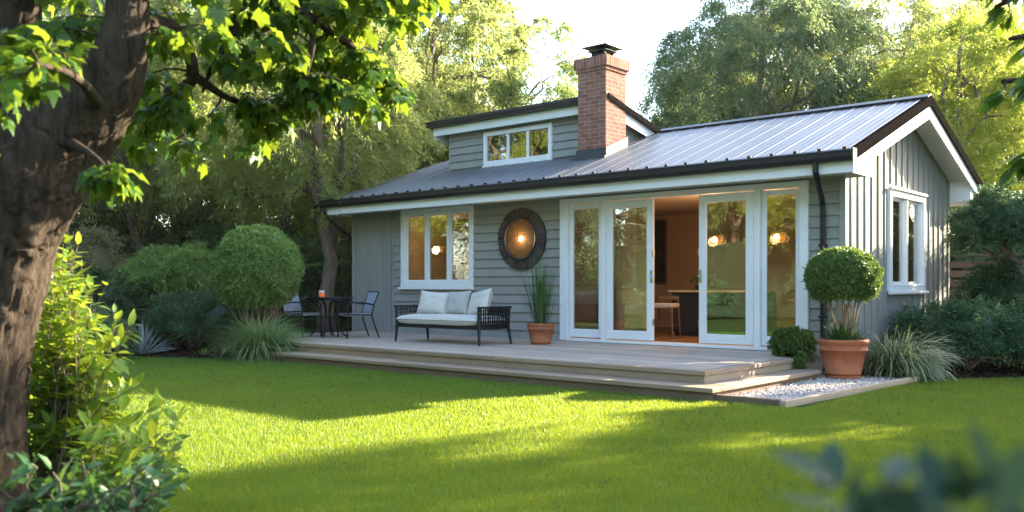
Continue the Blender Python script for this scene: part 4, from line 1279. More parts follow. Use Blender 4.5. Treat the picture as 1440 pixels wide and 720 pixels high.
# ------------------------------------------------------------------ inside the house
def pendant(label, loc, s=1.0, power=8.0):
    t = thing('pendant_lamp', label, 'pendant lamp', loc, 0, 'glowing pendant lamps inside the house')
    mb = MB(); mb.tube([(0, 0, .09), (.004, 0, Z(2.5) - loc[2])], .007, 6); mb.tube([(0, 0, .10), (.02, -.10 * s, .06), (.015, -.15 * s, -.02), (.0, -.15 * s, -.06)], .009, 6); mb.build('cord', M['black'], t)
    mb = MB(); mb.lathe([(0, -.095 * s), (.08 * s, -.085 * s), (.135 * s, -.03 * s), (.14 * s, .02 * s), (.10 * s, .075 * s), (.03 * s, .095 * s), (0, .097 * s)], n=24, cap=False); mb.build('globe', M['amber'], t, smooth=True)
    mb = MB()
    for k in range(5):
        a_ = k * .63; tl = .12 * (k - 2)
        mb.tube([((.17 * s) * math.cos(q) * math.cos(a_), (.17 * s) * math.cos(q) * math.sin(a_), .085 * s * math.sin(q) + tl * .12 * math.cos(q + k)) for q in [2 * math.pi * i / 24 for i in range(25)]], .004, 5, cap=False)
    mb.build('wire_loops', M['furnwood'], t)
    mb = MB(); mb.lathe([(0, -.05), (.045, -.03), (.05, .01), (.02, .05), (0, .055)], n=14, cap=False, c=(0, -.155 * s, 0)); mb.build('bulb', M['bulb'], t, smooth=True)
    lamp_light('bulb_light', (0, -.26 * s, -.05), power, parent=t)
    return t


pendant('amber glass pendant lamp seen through the open door leaf', (-2.74, 1.5, Z(1.74)), .80)
pendant('amber glass pendant lamp seen through the fixed door light near the downpipe', (-1.62, 1.5, Z(1.745)), .88)
pendant('amber glass pendant lamp seen through the window above the sofa', (-9.35, 1.4, Z(1.77)), .80, 20)

cb = thing('cupboard', 'tall wooden drawer cupboard seen through the window above the sofa', 'cupboard')
_cupboard.build('body', M['furnwood'], cb)
isl = thing('kitchen_island', 'dark navy kitchen island with pale worktop inside the open doors', 'kitchen island')
mb = MB(); mb.cbox(-4.15, -2.35, 2.32, 2.95, DK + .08, Z(.83), .006); mb.cbox(-4.10, -2.40, 2.36, 2.9, DK + .02, DK + .08, .004)
for k in range(3):
    mb_ = MB(frame_M('front', 2.318)); ring(mb_, -4.12 + k * .58, -3.58 + k * .58, DK + .12, Z(.80), .05, .0, .012, c=.003); mb.add(mb_.V, mb_.F)
mb.build('cabinet', M['navy'], isl)
mb = MB(); mb.cbox(-4.20, -2.28, 2.26, 3.0, Z(.83), Z(.87), .006); mb.build('worktop', M['counter'], isl)
va = thing('potted_plant', 'small dark leafy pot plant on the kitchen island', 'plant', (-3.72, 2.55, Z(.871)))
mb = MB(); mb.lathe([(0, 0), (.05, 0), (.065, .10), (.06, .10), (0, .09)], n=20, cap=False); mb.build('pot', M['navy'], va, smooth=True)
g = np.random.default_rng(51); n = 90; v = rand_dir(g, n); v[:, 2] = np.abs(v[:, 2])
leaf_obj('leaves', np.array((0, 0, .14)) + v * np.array((.11, .11, .10)), v + rand_dir(g, n) * .5, rand_dir(g, n), np.full(n, .06), np.full(n, .035), M['leaf_dark'], va, g=g)
st = thing('bar_stool', 'wooden stool with pale cushion standing in the open doorway', 'stool', (-3.86, 1.62, DK + .02), R(12))
mb = MB(); mb.cbox(-.20, .20, -.20, .20, .535, .62, .02); mb.build('seat', M['cushion2'], st)
for sx in (-1, 1):
    for sy in (-1, 1):
        mb = MB(); mb.tube([(sx * .18, sy * .18, .56), (sx * .21, sy * .21, 0)], [.022, .016], 8); mb.build('leg', M['furnwood'], st)
mb = MB(); mb.cbox(-.19, .19, .17, .20, .67, .75, .01); mb.box(-.19, -.16, .17, .20, .55, .67); mb.box(.16, .19, .17, .20, .55, .67); mb.build('backrest', M['furnwood'], st)
mb = MB(); mb.tube([(-.195, -.195, .22), (.195, -.195, .22)], .01, 6); mb.build('stretcher', M['furnwood'], st); mb = MB(); mb.tube([(-.195, .195, .22), (.195, .195, .22)], .01, 6); mb.build('stretcher', M['furnwood'], st)
pf = thing('picture_frame', 'tall dark framed picture on the ochre wall inside the open doors', 'picture', (-5.93, 4.795, Z(1.72)))
mb = MB(frame_M('front', 0)); ring(mb, -.30, .18, -.74, .70, .05, 0.0, .04); mb.build('frame', M['furnwood'], pf)
mb = MB(frame_M('front', 0)); mb.box(-.25, .13, -.69, .65, .004, .012); mb.build('print', M['picture'], pf)
sk = thing('side_counter', 'narrow pale side counter behind the fixed door light', 'counter', (-4.90, 1.45, DK + .02))
mb = MB(); mb.cbox(-.21, .25, -.25, 1.0, .86, .90, .006); mb.build('worktop', M['counter'], sk)
mb = MB(); mb.cbox(-.19, .22, -.20, .96, .02, .858, .006); mb.build('cabinet', M['inpale'], sk)
tp = thing('kitchen_tap', 'small steel tap standing on the narrow side counter', 'tap', (-4.98, 1.40, DK + .921))
mb = MB(); mb.tube([(0, 0, 0), (0, 0, .16), (.02, -.03, .20), (.05, -.07, .19), (.06, -.08, .15)], .014, 8); mb.lathe([(0, 0), (.03, 0), (.028, .02), (0, .022)], n=14, cap=False); mb.build('spout', M['steel'], tp, smooth=True)

# ------------------------------------------------------------------ planting beds, left of the deck
def gr(px, d, z=0.0): return tuple(on_ground(px, d, z))


# fountain grass clump at the deck corner
t = thing('fountain_grass', 'big arching green fountain grass clump at the far deck corner', 'grass clump', gr(367, 15.2))
blades(np.random.default_rng(61), 1500, .23, .95, .017, 2.6, M['fountain'], t, 'blades', 9, spread=1.7)
blades(np.random.default_rng(62), 220, .14, .92, .012, 1.7, M['fountain'], t, 'blades', 7, spread=.9)

# ball on bare stems behind it
g = np.random.default_rng(63)
t = thing('topiary_tree', 'large round clipped ball on bare pale stems behind the fountain grass', 'topiary', gr(362, 16.0))
mb = MB()
for k in range(16):
    a_ = k * 2.4; r_ = .06 * (k % 3)
    mb.tube(curve3((r_ * math.cos(a_), r_ * math.sin(a_), -.05), (g.uniform(.15, .50) * math.cos(a_), g.uniform(.15, .5) * math.sin(a_), 1.15), -.05, 8, g, .02), [.018 - .0012 * q for q in range(8)], 6)
for k in range(7):
    a_ = k * .9; mb.tube(curve3((.1 * math.cos(a_), .1 * math.sin(a_), .3), (.62 * math.cos(a_), .62 * math.sin(a_), .98 + .1 * (k % 2)), -.06, 7, g, .02), [.010 - .001 * q for q in range(7)], 5)
mb.build('trunk', M['bark_pale'], t, smooth=True)
ball_leaves('crown', t, M['leaf_ball'], np.random.default_rng(64), 30000, (0, 0, 1.52), (.74, .74, .75), .062, .026, thick=.18, lump=.10, sc=3.0, low=-.86, up=.15)

# rounded multi-stem shrub tree
t = thing('shrub_tree', 'wide rounded multi stem shrub tree in front of the timber fence', 'shrub tree', gr(252, 18.4))
g = np.random.default_rng(65); mb = MB()
for k in range(12):
    a_ = k * 2.4; e = np.array((g.uniform(.3, .95) * math.cos(a_), g.uniform(.3, .95) * math.sin(a_), 1.15))
    mb.tube(curve3((.05 * math.cos(a_), .05 * math.sin(a_), -.05), e, -.08, 8, g, .03), [.035 - .003 * q for q in range(8)], 7)
mb.build('trunk', M['bark'], t, smooth=True)
C = []
g = np.random.default_rng(66)
while len(C) < 80:
    v = rand_dir(g, 1)[0]
    if v[2] > -.3: C.append(np.array((0, 0, 1.30)) + np.array((1.12, 1.0, .68)) * v * g.uniform(.6, 1))
C = np.array(C); P, D, Nn, L_, W_, tone = sprays(g, C, np.full(80, .34), 16, 24, nrm(C - np.array((0, 0, .9))), .4, .8, .062, .024)
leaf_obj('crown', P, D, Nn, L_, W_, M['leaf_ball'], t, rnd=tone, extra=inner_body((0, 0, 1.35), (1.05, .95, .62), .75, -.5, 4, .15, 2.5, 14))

mound_shrub('evergreen_shrub', 'dark glossy upright evergreen shrub at the left end of the bed', gr(158, 17.6), (.95, .9, 1.42), 70, M['leaf_dark'], 26000, .05, .03, 80, .26, .15, 14, zc=.6, low=-.5)
mound_shrub('evergreen_shrub', 'low spreading dark green shrub between the agave and the ball topiary', gr(272, 17.3), (1.15, .8, 1.0), 71, M['leaf_yew'], 36000, .06, .016, 100, .30, .25, 16, low=-.2)
mound_shrub('evergreen_shrub', 'small dark shrub filling the gap beside the fountain grass', gr(322, 16.9), (.7, .7, 1.05), 72, M['leaf_dark'], 14000, .055, .02, 60, .28, .25, 14)
mound_shrub('leafy_shrub', 'pale leaved low shrub at the edge of the left lawn', gr(128, 15.6), (.75, .6, .75), 73, M['leaf_grey'], 9000, .06, .03, 50, .26, .25, 12)
t = thing('agave_plant', 'spiky blue grey strap leaved plant on the dark mulch', 'plant', gr(200, 16.3))
blades(np.random.default_rng(74), 120, .10, .62, .034, .45, M['agave'], t, 'blades', 6, spread=3.2)
t = thing('seedling', 'small low green seedling on the mulch beside the deck end', 'plant', gr(286, 16.2))
blades(np.random.default_rng(75), 30, .10, .16, .03, .9, M['leaf_pale'], t, 'blades', 5, spread=2.5)
t = thing('timber_plinth', 'low brown timber box end beside the deck', 'plinth', gr(312, 16.9))
mb = MB(); mb.cbox(-.16, .20, -.2, .5, 0, .25, .01); mb.build('box', M['riser'], t)
mb = MB(); mb.cbox(-.19, .23, -.23, .5, .252, .29, .008); mb.build('lid', M['deckedge'], t)

# clipped hedge behind the deck and trees
def hedge(name, label, p0, p1, h, dpt, seed, mat, n, amp=.10, fr=1.7):
    p0 = np.array(p0); p1 = np.array(p1); L = np.linalg.norm(p1 - p0); rz = math.atan2(p1[1] - p0[1], p1[0] - p0[0])
    t = thing(name, label, 'hedge', tuple((p0 + p1) / 2), rz)
    g = np.random.default_rng(seed); P = []; O = []
    for k in range(n):
        f = g.random()
        x = g.uniform(-L / 2, L / 2)
        if f < .38: P.append((x, -dpt / 2, g.uniform(0, h))); O.append((0, -1, .1))
        elif f < .5: P.append((x, dpt / 2, g.uniform(0, h))); O.append((0, 1, .1))
        elif f < .92: P.append((x, g.uniform(-dpt / 2, dpt / 2), h)); O.append((0, 0, 1))
        else: P.append((math.copysign(L / 2, x), g.uniform(-dpt / 2, dpt / 2), g.uniform(0, h))); O.append((math.copysign(1, x), 0, 0))
    P = np.array(P, float); O = np.array(O, float)
    bump = np.array([mnoise.noise(Vector(p * fr)) * amp + mnoise.noise(Vector(p * 5)) * .06 for p in P])
    P += O * bump[:, None] - O * (g.random(n) ** 2 * .16)[:, None]; P[:, 2] = np.maximum(P[:, 2], .02)
    D = nrm(O * .6 + rand_dir(g, n) * .9 + np.array((0, 0, .2))); s = g.uniform(.7, 1.3, n)
    leaf_obj('foliage', P, D, nrm(O + rand_dir(g, n) * .7), .062 * s, .034 * s, mat, t, rnd=g.random(n))
    q = .1 + amp * .5; m = MB(); m.box(-L / 2 + q, L / 2 - q, -dpt / 2 + q, dpt / 2 - q, .0, h - q - .05, .15); m.build('twigs', mat, t)  # solid inner box in a dark leaf tone
    return t


hedge('clipped_hedge', 'long dark clipped hedge behind the cafe table', gr(385, 21.6), gr(545, 24.0), 1.72, 1.0, 81, M['leaf_dark'], 30000)
hedge('clipped_hedge', 'dark clipped hedge behind the ball topiary and the shrubs', gr(120, 22.5), gr(372, 22.3), 1.9, 1.0, 82, M['leaf_dark'], 30000)


# timber fences
def fence(label, p0, p1, h, slatted=False):
    p0 = np.array(p0); p1 = np.array(p1); L = np.linalg.norm(p1 - p0); rz = math.atan2(p1[1] - p0[1], p1[0] - p0[0])
    t = thing('timber_fence', label, 'fence', tuple(p0), rz); random.seed(int(L * 100))
    mb = MB(); z = .08
    while z < h - .1:
        x = 0
        while x < L - .05:
            x2 = min(x + 1.8, L); mb.cbox(x + .004, x2 - .004, -.012 + random.uniform(-.004, .004), .012, z, z + .135, .004); x = x2
        z += .148 if not slatted else .19
    mb.build('boards', M['fence'], t)
    x = 0
    while x <= L + .01:
        mb = MB(); mb.cbox(x - .05, x + .05, .018, .10, -.05, h + .06, .006); mb.build('post', M['fence'], t); x += 1.8
    mb = MB(); mb.cbox(-.05, L + .05, -.04, .06, h - .02, h + .02, .006); mb.build('top_rail', M['fence'], t)
    return t


fence('brown board fence behind the multi stem shrub tree', gr(120, 20.6), gr(395, 20.8), 1.55)
fence('dark slatted fence beyond the gable end', gr(1310, 19.0), gr(1590, 17.5), 1.85, True)

# ------------------------------------------------------------------ planting right of the house
t = thing('sedge_clump', 'arching striped sedge clump beside the large terracotta pot', 'grass clump', (.62, .02, .02))
blades(np.random.default_rng(91), 850, .18, .80, .020, 2.9, M['varieg'], t, 'blades', 9, spread=1.8)
blades(np.random.default_rng(92), 420, .20, .82, .020, 2.8, M['varieg'], t, 'blades', 9, spread=1.9, sect=(-1.2, .6), center=(.14, -.02, 0))
mound_shrub('evergreen_shrub', 'broad feathery blue green shrub below the fence and gable window', gr(1362, 13.1), (1.05, .75, .98), 93, M['leaf_yew'], 46000, .055, .017, 120, .28, .2, 18, low=-.3, zc=.4)
mound_shrub('evergreen_shrub', 'second feathery blue green shrub past the picture edge by the fence', gr(1510, 12.9), (1.0, .8, .95), 94, M['leaf_yew'], 26000, .06, .018, 90, .28, .2, 16)
mound_shrub('evergreen_shrub', 'dark round shrub half hidden under the cloud pruned tree', gr(1420, 14.6), (.85, .7, 1.55), 95, M['leaf_dark'], 22000, .055, .026, 80, .26, .2, 14, low=-.4, zc=.8)
g = np.random.default_rng(96)
t = thing('cloud_tree', 'dark cloud pruned evergreen tree with bare limb beside the gable', 'tree', gr(1452, 14.4)); mb = MB()
mb.tube([(0, 0, -.05), (.02, 0, .7), (-.1, 0, 1.3), (-.32, -.05, 1.75), (-.62, -.1, 2.15)], [.10, .085, .07, .05, .03], 9)
mb.tube([(.02, 0, .9), (.25, .1, 1.5), (.45, .1, 2.1)], [.06, .05, .03], 8); mb.tube([(-.1, 0, 1.3), (-.35, .15, 1.55), (-.75, .2, 1.85)], [.05, .035, .02], 7); mb.build('trunk', M['bark'], t, smooth=True)
C = []; 
while len(C) < 120:
    v = rand_dir(g, 1)[0]
    if v[2] > -.35: C.append(np.array((-.28, 0, 2.12)) + np.array((.88, .75, .66)) * v * (1 + .25 * mnoise.noise(Vector(v * 2.3))) * g.uniform(.65, 1))
C = np.array(C); P, D, Nn, L_, W_, tone = sprays(g, C, np.full(len(C), .22), 16, 22, nrm(C - np.array((-.28, 0, 1.8))), .25, .9, .05, .017)
leaf_obj('crown', P, D, Nn, L_, W_, M['leaf_yew'], t, rnd=tone, extra=inner_body((-.28, 0, 2.12), (.84, .7, .6), .8, -.4, 9, .2, 2.3, 14))

# ------------------------------------------------------------------ trees behind the house
BACK = 'trees behind the house'
def tree_at(name, label, px, d, **kw):
    return make_tree(name, label, gr(px, d), group=BACK, **kw)


OL = dict(leaf=(.105, .034), bark='bark', mleaf='leaf_olive')
oliveT = make_tree('feathery_tree', 'feathery olive tree with forked grey trunk behind the cafe table', gr(458, 20.6), group=BACK, seed=101, H=8.8, trunk_h=2.3, rad=.17, crown_c=(-0.7, -0.3, 5.6), crown_r=(2.9, 2.9, 3.3),
          nclump=190, clump_r=.62, nspray=18, nleaf=36, lean=(.5, .2), nlimb=13, droop=.55, low=-.75, **OL)
paleT = tree_at('leafy_tree', 'pale yellow green tree left of the dormer roof', 612, 27, seed=102, H=11.5, trunk_h=2.5, rad=.2, crown_c=(0, 0, 7.0), crown_r=(3.0, 3.0, 4.6), nclump=170, clump_r=.75, nspray=18, nleaf=34,
                nlimb=12, leaf=(.12, .045), bark='bark', mleaf='leaf_olive')
tallT = tree_at('leafy_tree', 'light green open tree rising above the dormer roof', 722, 34, seed=103, H=12.5, trunk_h=3, rad=.2, crown_c=(0, 0, 7.6), crown_r=(2.7, 2.6, 4.3), nclump=120, clump_r=.75, nspray=14, nleaf=20,
                nlimb=12, leaf=(.14, .06), bark='bark', mleaf='leaf_pale', shell=.4)
lowT = tree_at('leafy_tree', 'low sunlit tree between the dormer and the chimney', 812, 38, seed=104, H=8.6, trunk_h=2, rad=.16, crown_c=(0, 0, 5.6), crown_r=(2.6, 2.4, 3.4), nclump=90, clump_r=.7, nspray=14, nleaf=20, nlimb=9,
               leaf=(.14, .06), bark='bark', mleaf='leaf_gold')
greyT = tree_at('drooping_tree', 'big grey green drooping tree right of the chimney', 1075, 27, seed=105, H=10.8, trunk_h=2.3, rad=.24, crown_c=(0, 0, 6.2), crown_r=(3.3, 3.1, 4.5), nclump=230, clump_r=.85, nspray=18, nleaf=38,
                nlimb=14, leaf=(.12, .036), bark='bark', mleaf='leaf_grey', droop=.8, shell=.5)
multiT = tree_at('feathery_tree', 'tall tree with many upright bare stems above the roof ridge', 1190, 30, seed=106, H=12, trunk_h=4.0, rad=.30, crown_c=(0, 0, 8.0), crown_r=(4.0, 3.4, 4.2), nclump=190, clump_r=.85, nspray=18, nleaf=34,
                 nlimb=14, multi=4, leaf=(.12, .036), bark='bark', mleaf='leaf_olive', shell=.6)
goldT = tree_at('golden_tree', 'bright yellow green feathery tree beyond the gable', 1345, 23, seed=107, H=8.0, trunk_h=1.2, rad=.15, crown_c=(0, 0, 4.5), crown_r=(2.35, 2.2, 3.5), nclump=170, clump_r=.6, nspray=18, nleaf=34,
                nlimb=12, leaf=(.09, .032), bark='bark', mleaf='leaf_gold', shell=.5, droop=.35)


def clone(src, label, loc, rz, sc, mat=None):
    c = copy_tree(src); c.location = loc; c.rotation_euler = (0, 0, rz); c.scale = (sc,) * 3; c['label'] = label; c['group'] = BACK
    return c


clone(paleT, 'pale olive tree filling the upper left behind the lawn bed', gr(330, 29), 2.1, 1.05)
clone(oliveT, 'feathery tree at the far left above the dark shrub', gr(190, 25), 1.2, .95)
clone(greyT, 'drooping grey green tree behind the foreground trunk', gr(60, 28), .7, 1.1)
clone(paleT, 'tall hazy tree behind the cream leaved shrub', gr(160, 33), 4.0, 1.15)
clone(greyT, 'dark drooping tree far behind the feathery olive tree', gr(440, 33), 3.3, 1.05)
clone(oliveT, 'second feathery tree just left of the house corner', gr(530, 28.0), 2.5, .95)
clone(paleT, 'light tree close behind the left end of the roof', gr(520, 35), .4, 1.1)
clone(goldT, 'golden tree low behind the feathery olive tree', gr(395, 26), 1.4, .85)
clone(goldT, 'second golden tree at the right picture edge', gr(1450, 26), 2.2, 1.05)
clone(multiT, 'tall upright tree at the top right corner', gr(1345, 36), 1.0, 1.02)
clone(greyT, 'grey green tree between the chimney and the upright stems', gr(1010, 33), 2.0, .92)
clone(oliveT, 'olive tree behind the golden tree at the gable', gr(1290, 29), 3.6, 1.0)
clone(multiT, 'upright tree behind the drooping grey green tree', gr(1120, 37), 4.1, 1.0)
clone(goldT, 'low golden tree showing past the chimney', gr(880, 44), 3.0, 1.15)
# underplanting that closes the view below the crowns
for k, (px, d, r, lab, mt) in enumerate(((80, 24, (2.2, 1.8, 3.0), 'tall dark laurel mass behind the dark glossy shrub', 'leaf_dark'), (420, 26, (2.4, 1.6, 3.2), 'tall mid green laurel mass behind the clipped hedge', 'leaf_grey'), (300, 25.5, (2.3, 1.6, 3.4), 'tall mid green laurel mass behind the multi stem shrub tree', 'leaf_grey'),
                                 (520, 27, (2.2, 1.6, 3.4), 'tall mid green laurel mass close to the house corner', 'leaf_grey'), (185, 26.5, (2.2, 1.6, 3.2), 'tall mid green laurel mass behind the cream leaved shrub', 'leaf_grey'), (-60, 22, (2.2, 1.8, 3.6), 'tall dark laurel mass behind the foreground trunk', 'leaf_dark'),
                                 (1400, 21, (2.0, 1.5, 2.9), 'tall laurel mass behind the slatted fence', 'leaf_grey'), (1530, 19, (2.0, 1.5, 3.0), 'tall laurel mass past the end of the slatted fence', 'leaf_grey'))):
    mound_shrub('laurel_shrub', lab, gr(px, d), r, 110 + k, M[mt], 20000, .13, .055, 80, .6, .3, 12, group='laurels behind the planting beds', stems=False, low=-.3, zc=r[2] * .45)
mound_shrub('cream_shrub', 'cream flowered tall shrub behind the foreground trunk', gr(120, 20.5), (1.15, 1.0, 2.55), 120, M['leaf_cream'], 26000, .07, .035, 110, .34, .3, 14, low=-.4, zc=1.2)

# trees past the right edge of the picture, whose shade falls over the near lawn
SHADE = 'trees to the right of the garden'
def shade_pt(p, t):                       # p: offset across the sunlight, t: distance towards the sun
    return (p * .944 + t * .33, -p * .33 + t * .944, 0)


def shade_tree(src, label, p, t, rz, sc, zs=1.0):
    c = copy_tree(src); c.location = shade_pt(p, t); c.rotation_euler = (0, 0, rz); c.scale = (sc, sc, sc * zs); c['label'] = label; c['group'] = SHADE


shade_tree(greyT, 'first drooping tree right of the garden, nearest the gable', 4.9, 10.2, 1.0, .86)
shade_tree(greyT, 'second drooping tree right of the garden, next to the lawn', 9.6, 9.0, 3.0, 1.08)
shade_tree(oliveT, 'feathery tree right of the garden, between the drooping trees', 7.2, 14.0, 2.0, 1.05)
shade_tree(greyT, 'third drooping tree right of the garden, level with the camera', 14.5, 8.0, 5.0, 1.12)
mound_shrub('laurel_shrub', 'tall unseen laurel added to shade the lower gable wall', (2.6, 8.2, 0), (1.35, 1.2, 4.3), 131, M['leaf_dark'], 20000, .13, .055, 90, .5, .3, 12, group='laurels behind the planting beds', stems=False, low=-.5, zc=2.0)  # unseen, added to keep the sun off the lower gable wall

mound_shrub('laurel_shrub', 'tall broad unseen laurel added to shade the lawn beside the gable', shade_pt(2.8, 6.6), (2.0, 1.4, 4.9), 132, M['leaf_dark'], 24000, .13, .055, 100, .5, .3, 12, group='laurels behind the planting beds', stems=False, low=-.5, zc=2.0)  # unseen, added to close a gap of sun on the near lawn

mound_shrub('laurel_shrub', 'second broad unseen laurel added to shade the right lawn', shade_pt(5.6, 5.6), (2.2, 1.4, 4.4), 133, M['leaf_dark'], 22000, .13, .055, 100, .5, .3, 12, group='laurels behind the planting beds', stems=False, low=-.5, zc=2.0)  # unseen, added to block a sun streak across the right lawn

# planting behind the photographer, mirrored in the glass
MIR = 'trees behind the photographer'
names = ('feathery', 'golden', 'drooping', 'pale')
for k, (src, x, y, rz, sc, lab) in enumerate(((oliveT, -13, -22, .3, 1.0, 'broad feathery tree on the far side of the lawn'), (goldT, -8.5, -21, 1.9, 1.1, 'golden tree on the far side of the lawn'), (greyT, -18, -20, 2.2, .85, 'drooping tree on the far side of the lawn'),
                                              (paleT, -4, -24, .9, .9, 'pale tree on the far side of the lawn'), (oliveT, 1, -23, 3.9, .95, 'feathery tree near the garden end'), (goldT, -21, -15, .5, 1.1, 'golden tree beyond the foreground trunk'), (greyT, 7, -24, 1.1, .9, 'drooping tree near the garden end'),
                                              (paleT, -15, -27, 2.9, 1.0, 'tall pale tree in the back row beyond the lawn'), (greyT, -9, -27, .2, 1.0, 'tall drooping tree in the back row beyond the lawn'), (oliveT, -24, -20, 1.2, 1.1, 'feathery tree in the corner beyond the foreground trunk'), (paleT, -1, -29, 4.4, 1.0, 'tall pale tree in the back row near the garden end'),
                                              (greyT, -27, -13, 3.0, .95, 'drooping tree in the corner beyond the foreground trunk'))):
    c = clone(src, lab, (x, y, 0), rz, sc * (1.3 if x < -12 else 1.15)); c['group'] = MIR
hedge('clipped_hedge', 'long tall hedge closing the far side of the lawn', (-26, -19.5, 0), (9, -25.5, 0), 3.6, 2.0, 151, M['leaf_laurel'], 70000, .9, .55)
hedge('clipped_hedge', 'tall hedge closing the lawn beyond the foreground trunk', (-33, -6, 0), (-26, -19, 0), 4.2, 2.0, 152, M['leaf_laurel'], 40000, .9, .55)
for k, (x, y, lab) in enumerate(((-30, -16, 'first tall laurel rising behind the garden end hedge'), (-24, -23, 'second tall laurel rising behind the garden end hedge'), (-17, -25.5, 'third tall laurel rising behind the garden end hedge'), (-11, -26, 'fourth tall laurel rising behind the garden end hedge'), (-5, -27.5, 'fifth tall laurel rising behind the garden end hedge'))):
    if k == 0: lau = mound_shrub('laurel_shrub', lab, (x, y, 0), (3.4, 2.2, 7.0), 160, M['leaf_pale'], 26000, .16, .07, 120, .8, .3, 14, group='laurels behind the planting beds', stems=False, low=-.6, zc=3.4)
    else:
        c = clone(lau, lab, (x, y, 0), k * 1.3, 1 + .06 * (k % 3)); c['group'] = 'laurels behind the planting beds'
for k, (x, y) in enumerate(((-12, -16.5), (-7.5, -18.0), (-3, -19.5), (-16, -15.5), (2.5, -20))):
    mound_shrub('evergreen_shrub', ('broad', 'low', 'rounded', 'dark', 'spreading')[k] + ' evergreen shrub along the far side of the lawn', (x, y, 0), (1.9, 1.2, 1.5 + .25 * (k % 3)), 140 + k, M['leaf_yew'], 9000, .10, .04, 50, .45, .3, 12, group='shrubs behind the photographer', stems=False)

# ------------------------------------------------------------------ the near tree on the left, with boughs reaching over the lawn
T_MAPLE = (np.array([(.32, 0, .0), (0, 0, 0), (.03, .20, .03), (.06, .40, -.03), (.24, .33, .03), (.40, .38, .03), (.66, .46, -.16), (.68, .24, .04), (1.08, 0, -.30),
                     (.68, -.24, .04), (.66, -.46, -.16), (.40, -.38, .03), (.24, -.33, .03), (.06, -.40, -.03), (.03, -.20, .03)]),
           np.array([(0, i, i + 1) for i in range(1, 14)] + [(0, 14, 1)]))
nt_ = thing('maple_tree', 'big rough barked tree leaning in at the near left corner', 'tree', tuple(on_ground(-40, 4.25)))
org = np.array(nt_.location)
K = 1 / 1277.0
wood = MB(); g = np.random.default_rng(201)


def limb(pts, n=22):
    """pts: (px, py, depth, radius px) resampled to a smooth knobbly tube"""
    A = np.array([np.append(at(px, py, d), r * d * K) for px, py, d, r in pts])
    t = np.linspace(0, len(A) - 1, n); out = []
    for q in t:                                               # Catmull-Rom
        i = min(int(q), len(A) - 2); f = q - i
        p0, p1, p2, p3 = A[max(i - 1, 0)], A[i], A[i + 1], A[min(i + 2, len(A) - 1)]
        out.append(.5 * ((2 * p1) + (-p0 + p2) * f + (2 * p0 - 5 * p1 + 4 * p2 - p3) * f * f + (-p0 + 3 * p1 - 3 * p2 + p3) * f ** 3))
    return np.array(out)


def knobbly(A, ns, amp):
    b = len(wood.V); wood.tube([a[:3] - org for a in A], list(np.maximum(A[:, 3], .004)), ns, r=.5)
    for i in range(b, len(wood.V)):
        v = np.array(wood.V[i]); j = (i - b) // ns; c = A[j, :3] - org; d = v - c
        k = 1 + amp * mnoise.noise(Vector(v * np.array((5, 5, 1.6)))) + amp * .5 * mnoise.noise(Vector(v * np.array((14, 14, 3))))
        if ns > 20:                                           # deep furrows between bark plates
            q = v * np.array((24, 24, 5.0)) + .6 * mnoise.noise(Vector(v * 9))
            f1 = 1 - abs(mnoise.noise(Vector(q))) * 2.2; f2 = 1 - abs(mnoise.noise(Vector(q * 2.1 + 5))) * 2.2
            k -= .075 * max(0, f1) ** 2.5 + .035 * max(0, f2) ** 2.5
        wood.V[i] = tuple(c + d * k)


knobbly(limb([(-52, 880, 4.25, 108), (-54, 720, 4.25, 86), (-50, 600, 4.25, 79), (-42, 500, 4.25, 80), (-30, 400, 4.25, 90), (-10, 310, 4.22, 94), (42, 235, 4.2, 82), (94, 188, 4.2, 64), (138, 143, 4.15, 49), (163, 95, 4.1, 40), (176, 45, 4.1, 32), (180, -10, 4.1, 28), (182, -120, 4.1, 25), (190, -260, 4.1, 20)], 230), 150, .08)
knobbly(limb([(-20, 330, 4.25, 60), (-16, 240, 4.3, 56), (-2, 150, 4.35, 44), (14, 70, 4.4, 36), (26, 0, 4.4, 31), (30, -100, 4.4, 27), (20, -240, 4.5, 20)], 90), 80, .08)
boughs = [[(170, 60, 4.1, 20), (215, 36, 4.3, 13), (245, 40, 4.5, 10), (264, 70, 4.7, 9), (272, 105, 4.8, 8), (262, 122, 4.9, 8), (238, 130, 5.0, 9)],
          [(182, -60, 4.1, 22), (260, -70, 4.3, 15), (350, -30, 4.6, 10), (430, 20, 4.8, 7), (500, 70, 5.0, 5), (560, 130, 5.1, 3)],
          [(182, -110, 4.1, 20), (300, -120, 4.5, 14), (420, -60, 4.9, 10), (520, -10, 5.2, 6), (610, 10, 5.4, 3)],
          [(264, 100, 4.8, 8), (310, 132, 4.9, 5), (345, 150, 5.0, 4), (380, 190, 5.1, 2.5)],
          [(240, 128, 5.0, 8), (226, 160, 5.1, 4), (240, 190, 5.1, 3), (270, 205, 5.2, 2)],
          [(140, 150, 4.1, 10), (120, 120, 3.7, 7), (90, 100, 3.4, 5), (50, 90, 3.2, 3)],
          [(96, 200, 4.1, 9), (125, 215, 3.8, 5), (148, 235, 3.6, 3), (156, 255, 3.55, 2)],
          [(345, -30, 4.6, 9), (330, 40, 4.7, 6), (300, 90, 4.8, 4), (285, 130, 4.9, 2)],
          [(430, 15, 4.8, 6), (440, 60, 4.7, 4), (430, 110, 4.7, 2)]]
bp = []
for b_ in boughs:
    A = limb(b_, 18); knobbly(A, 9, .08); bp.append(A)
LPn = np.vstack(bp)
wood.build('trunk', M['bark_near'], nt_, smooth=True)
# leafy shoots: ends in (px, py, depth)
ends = []


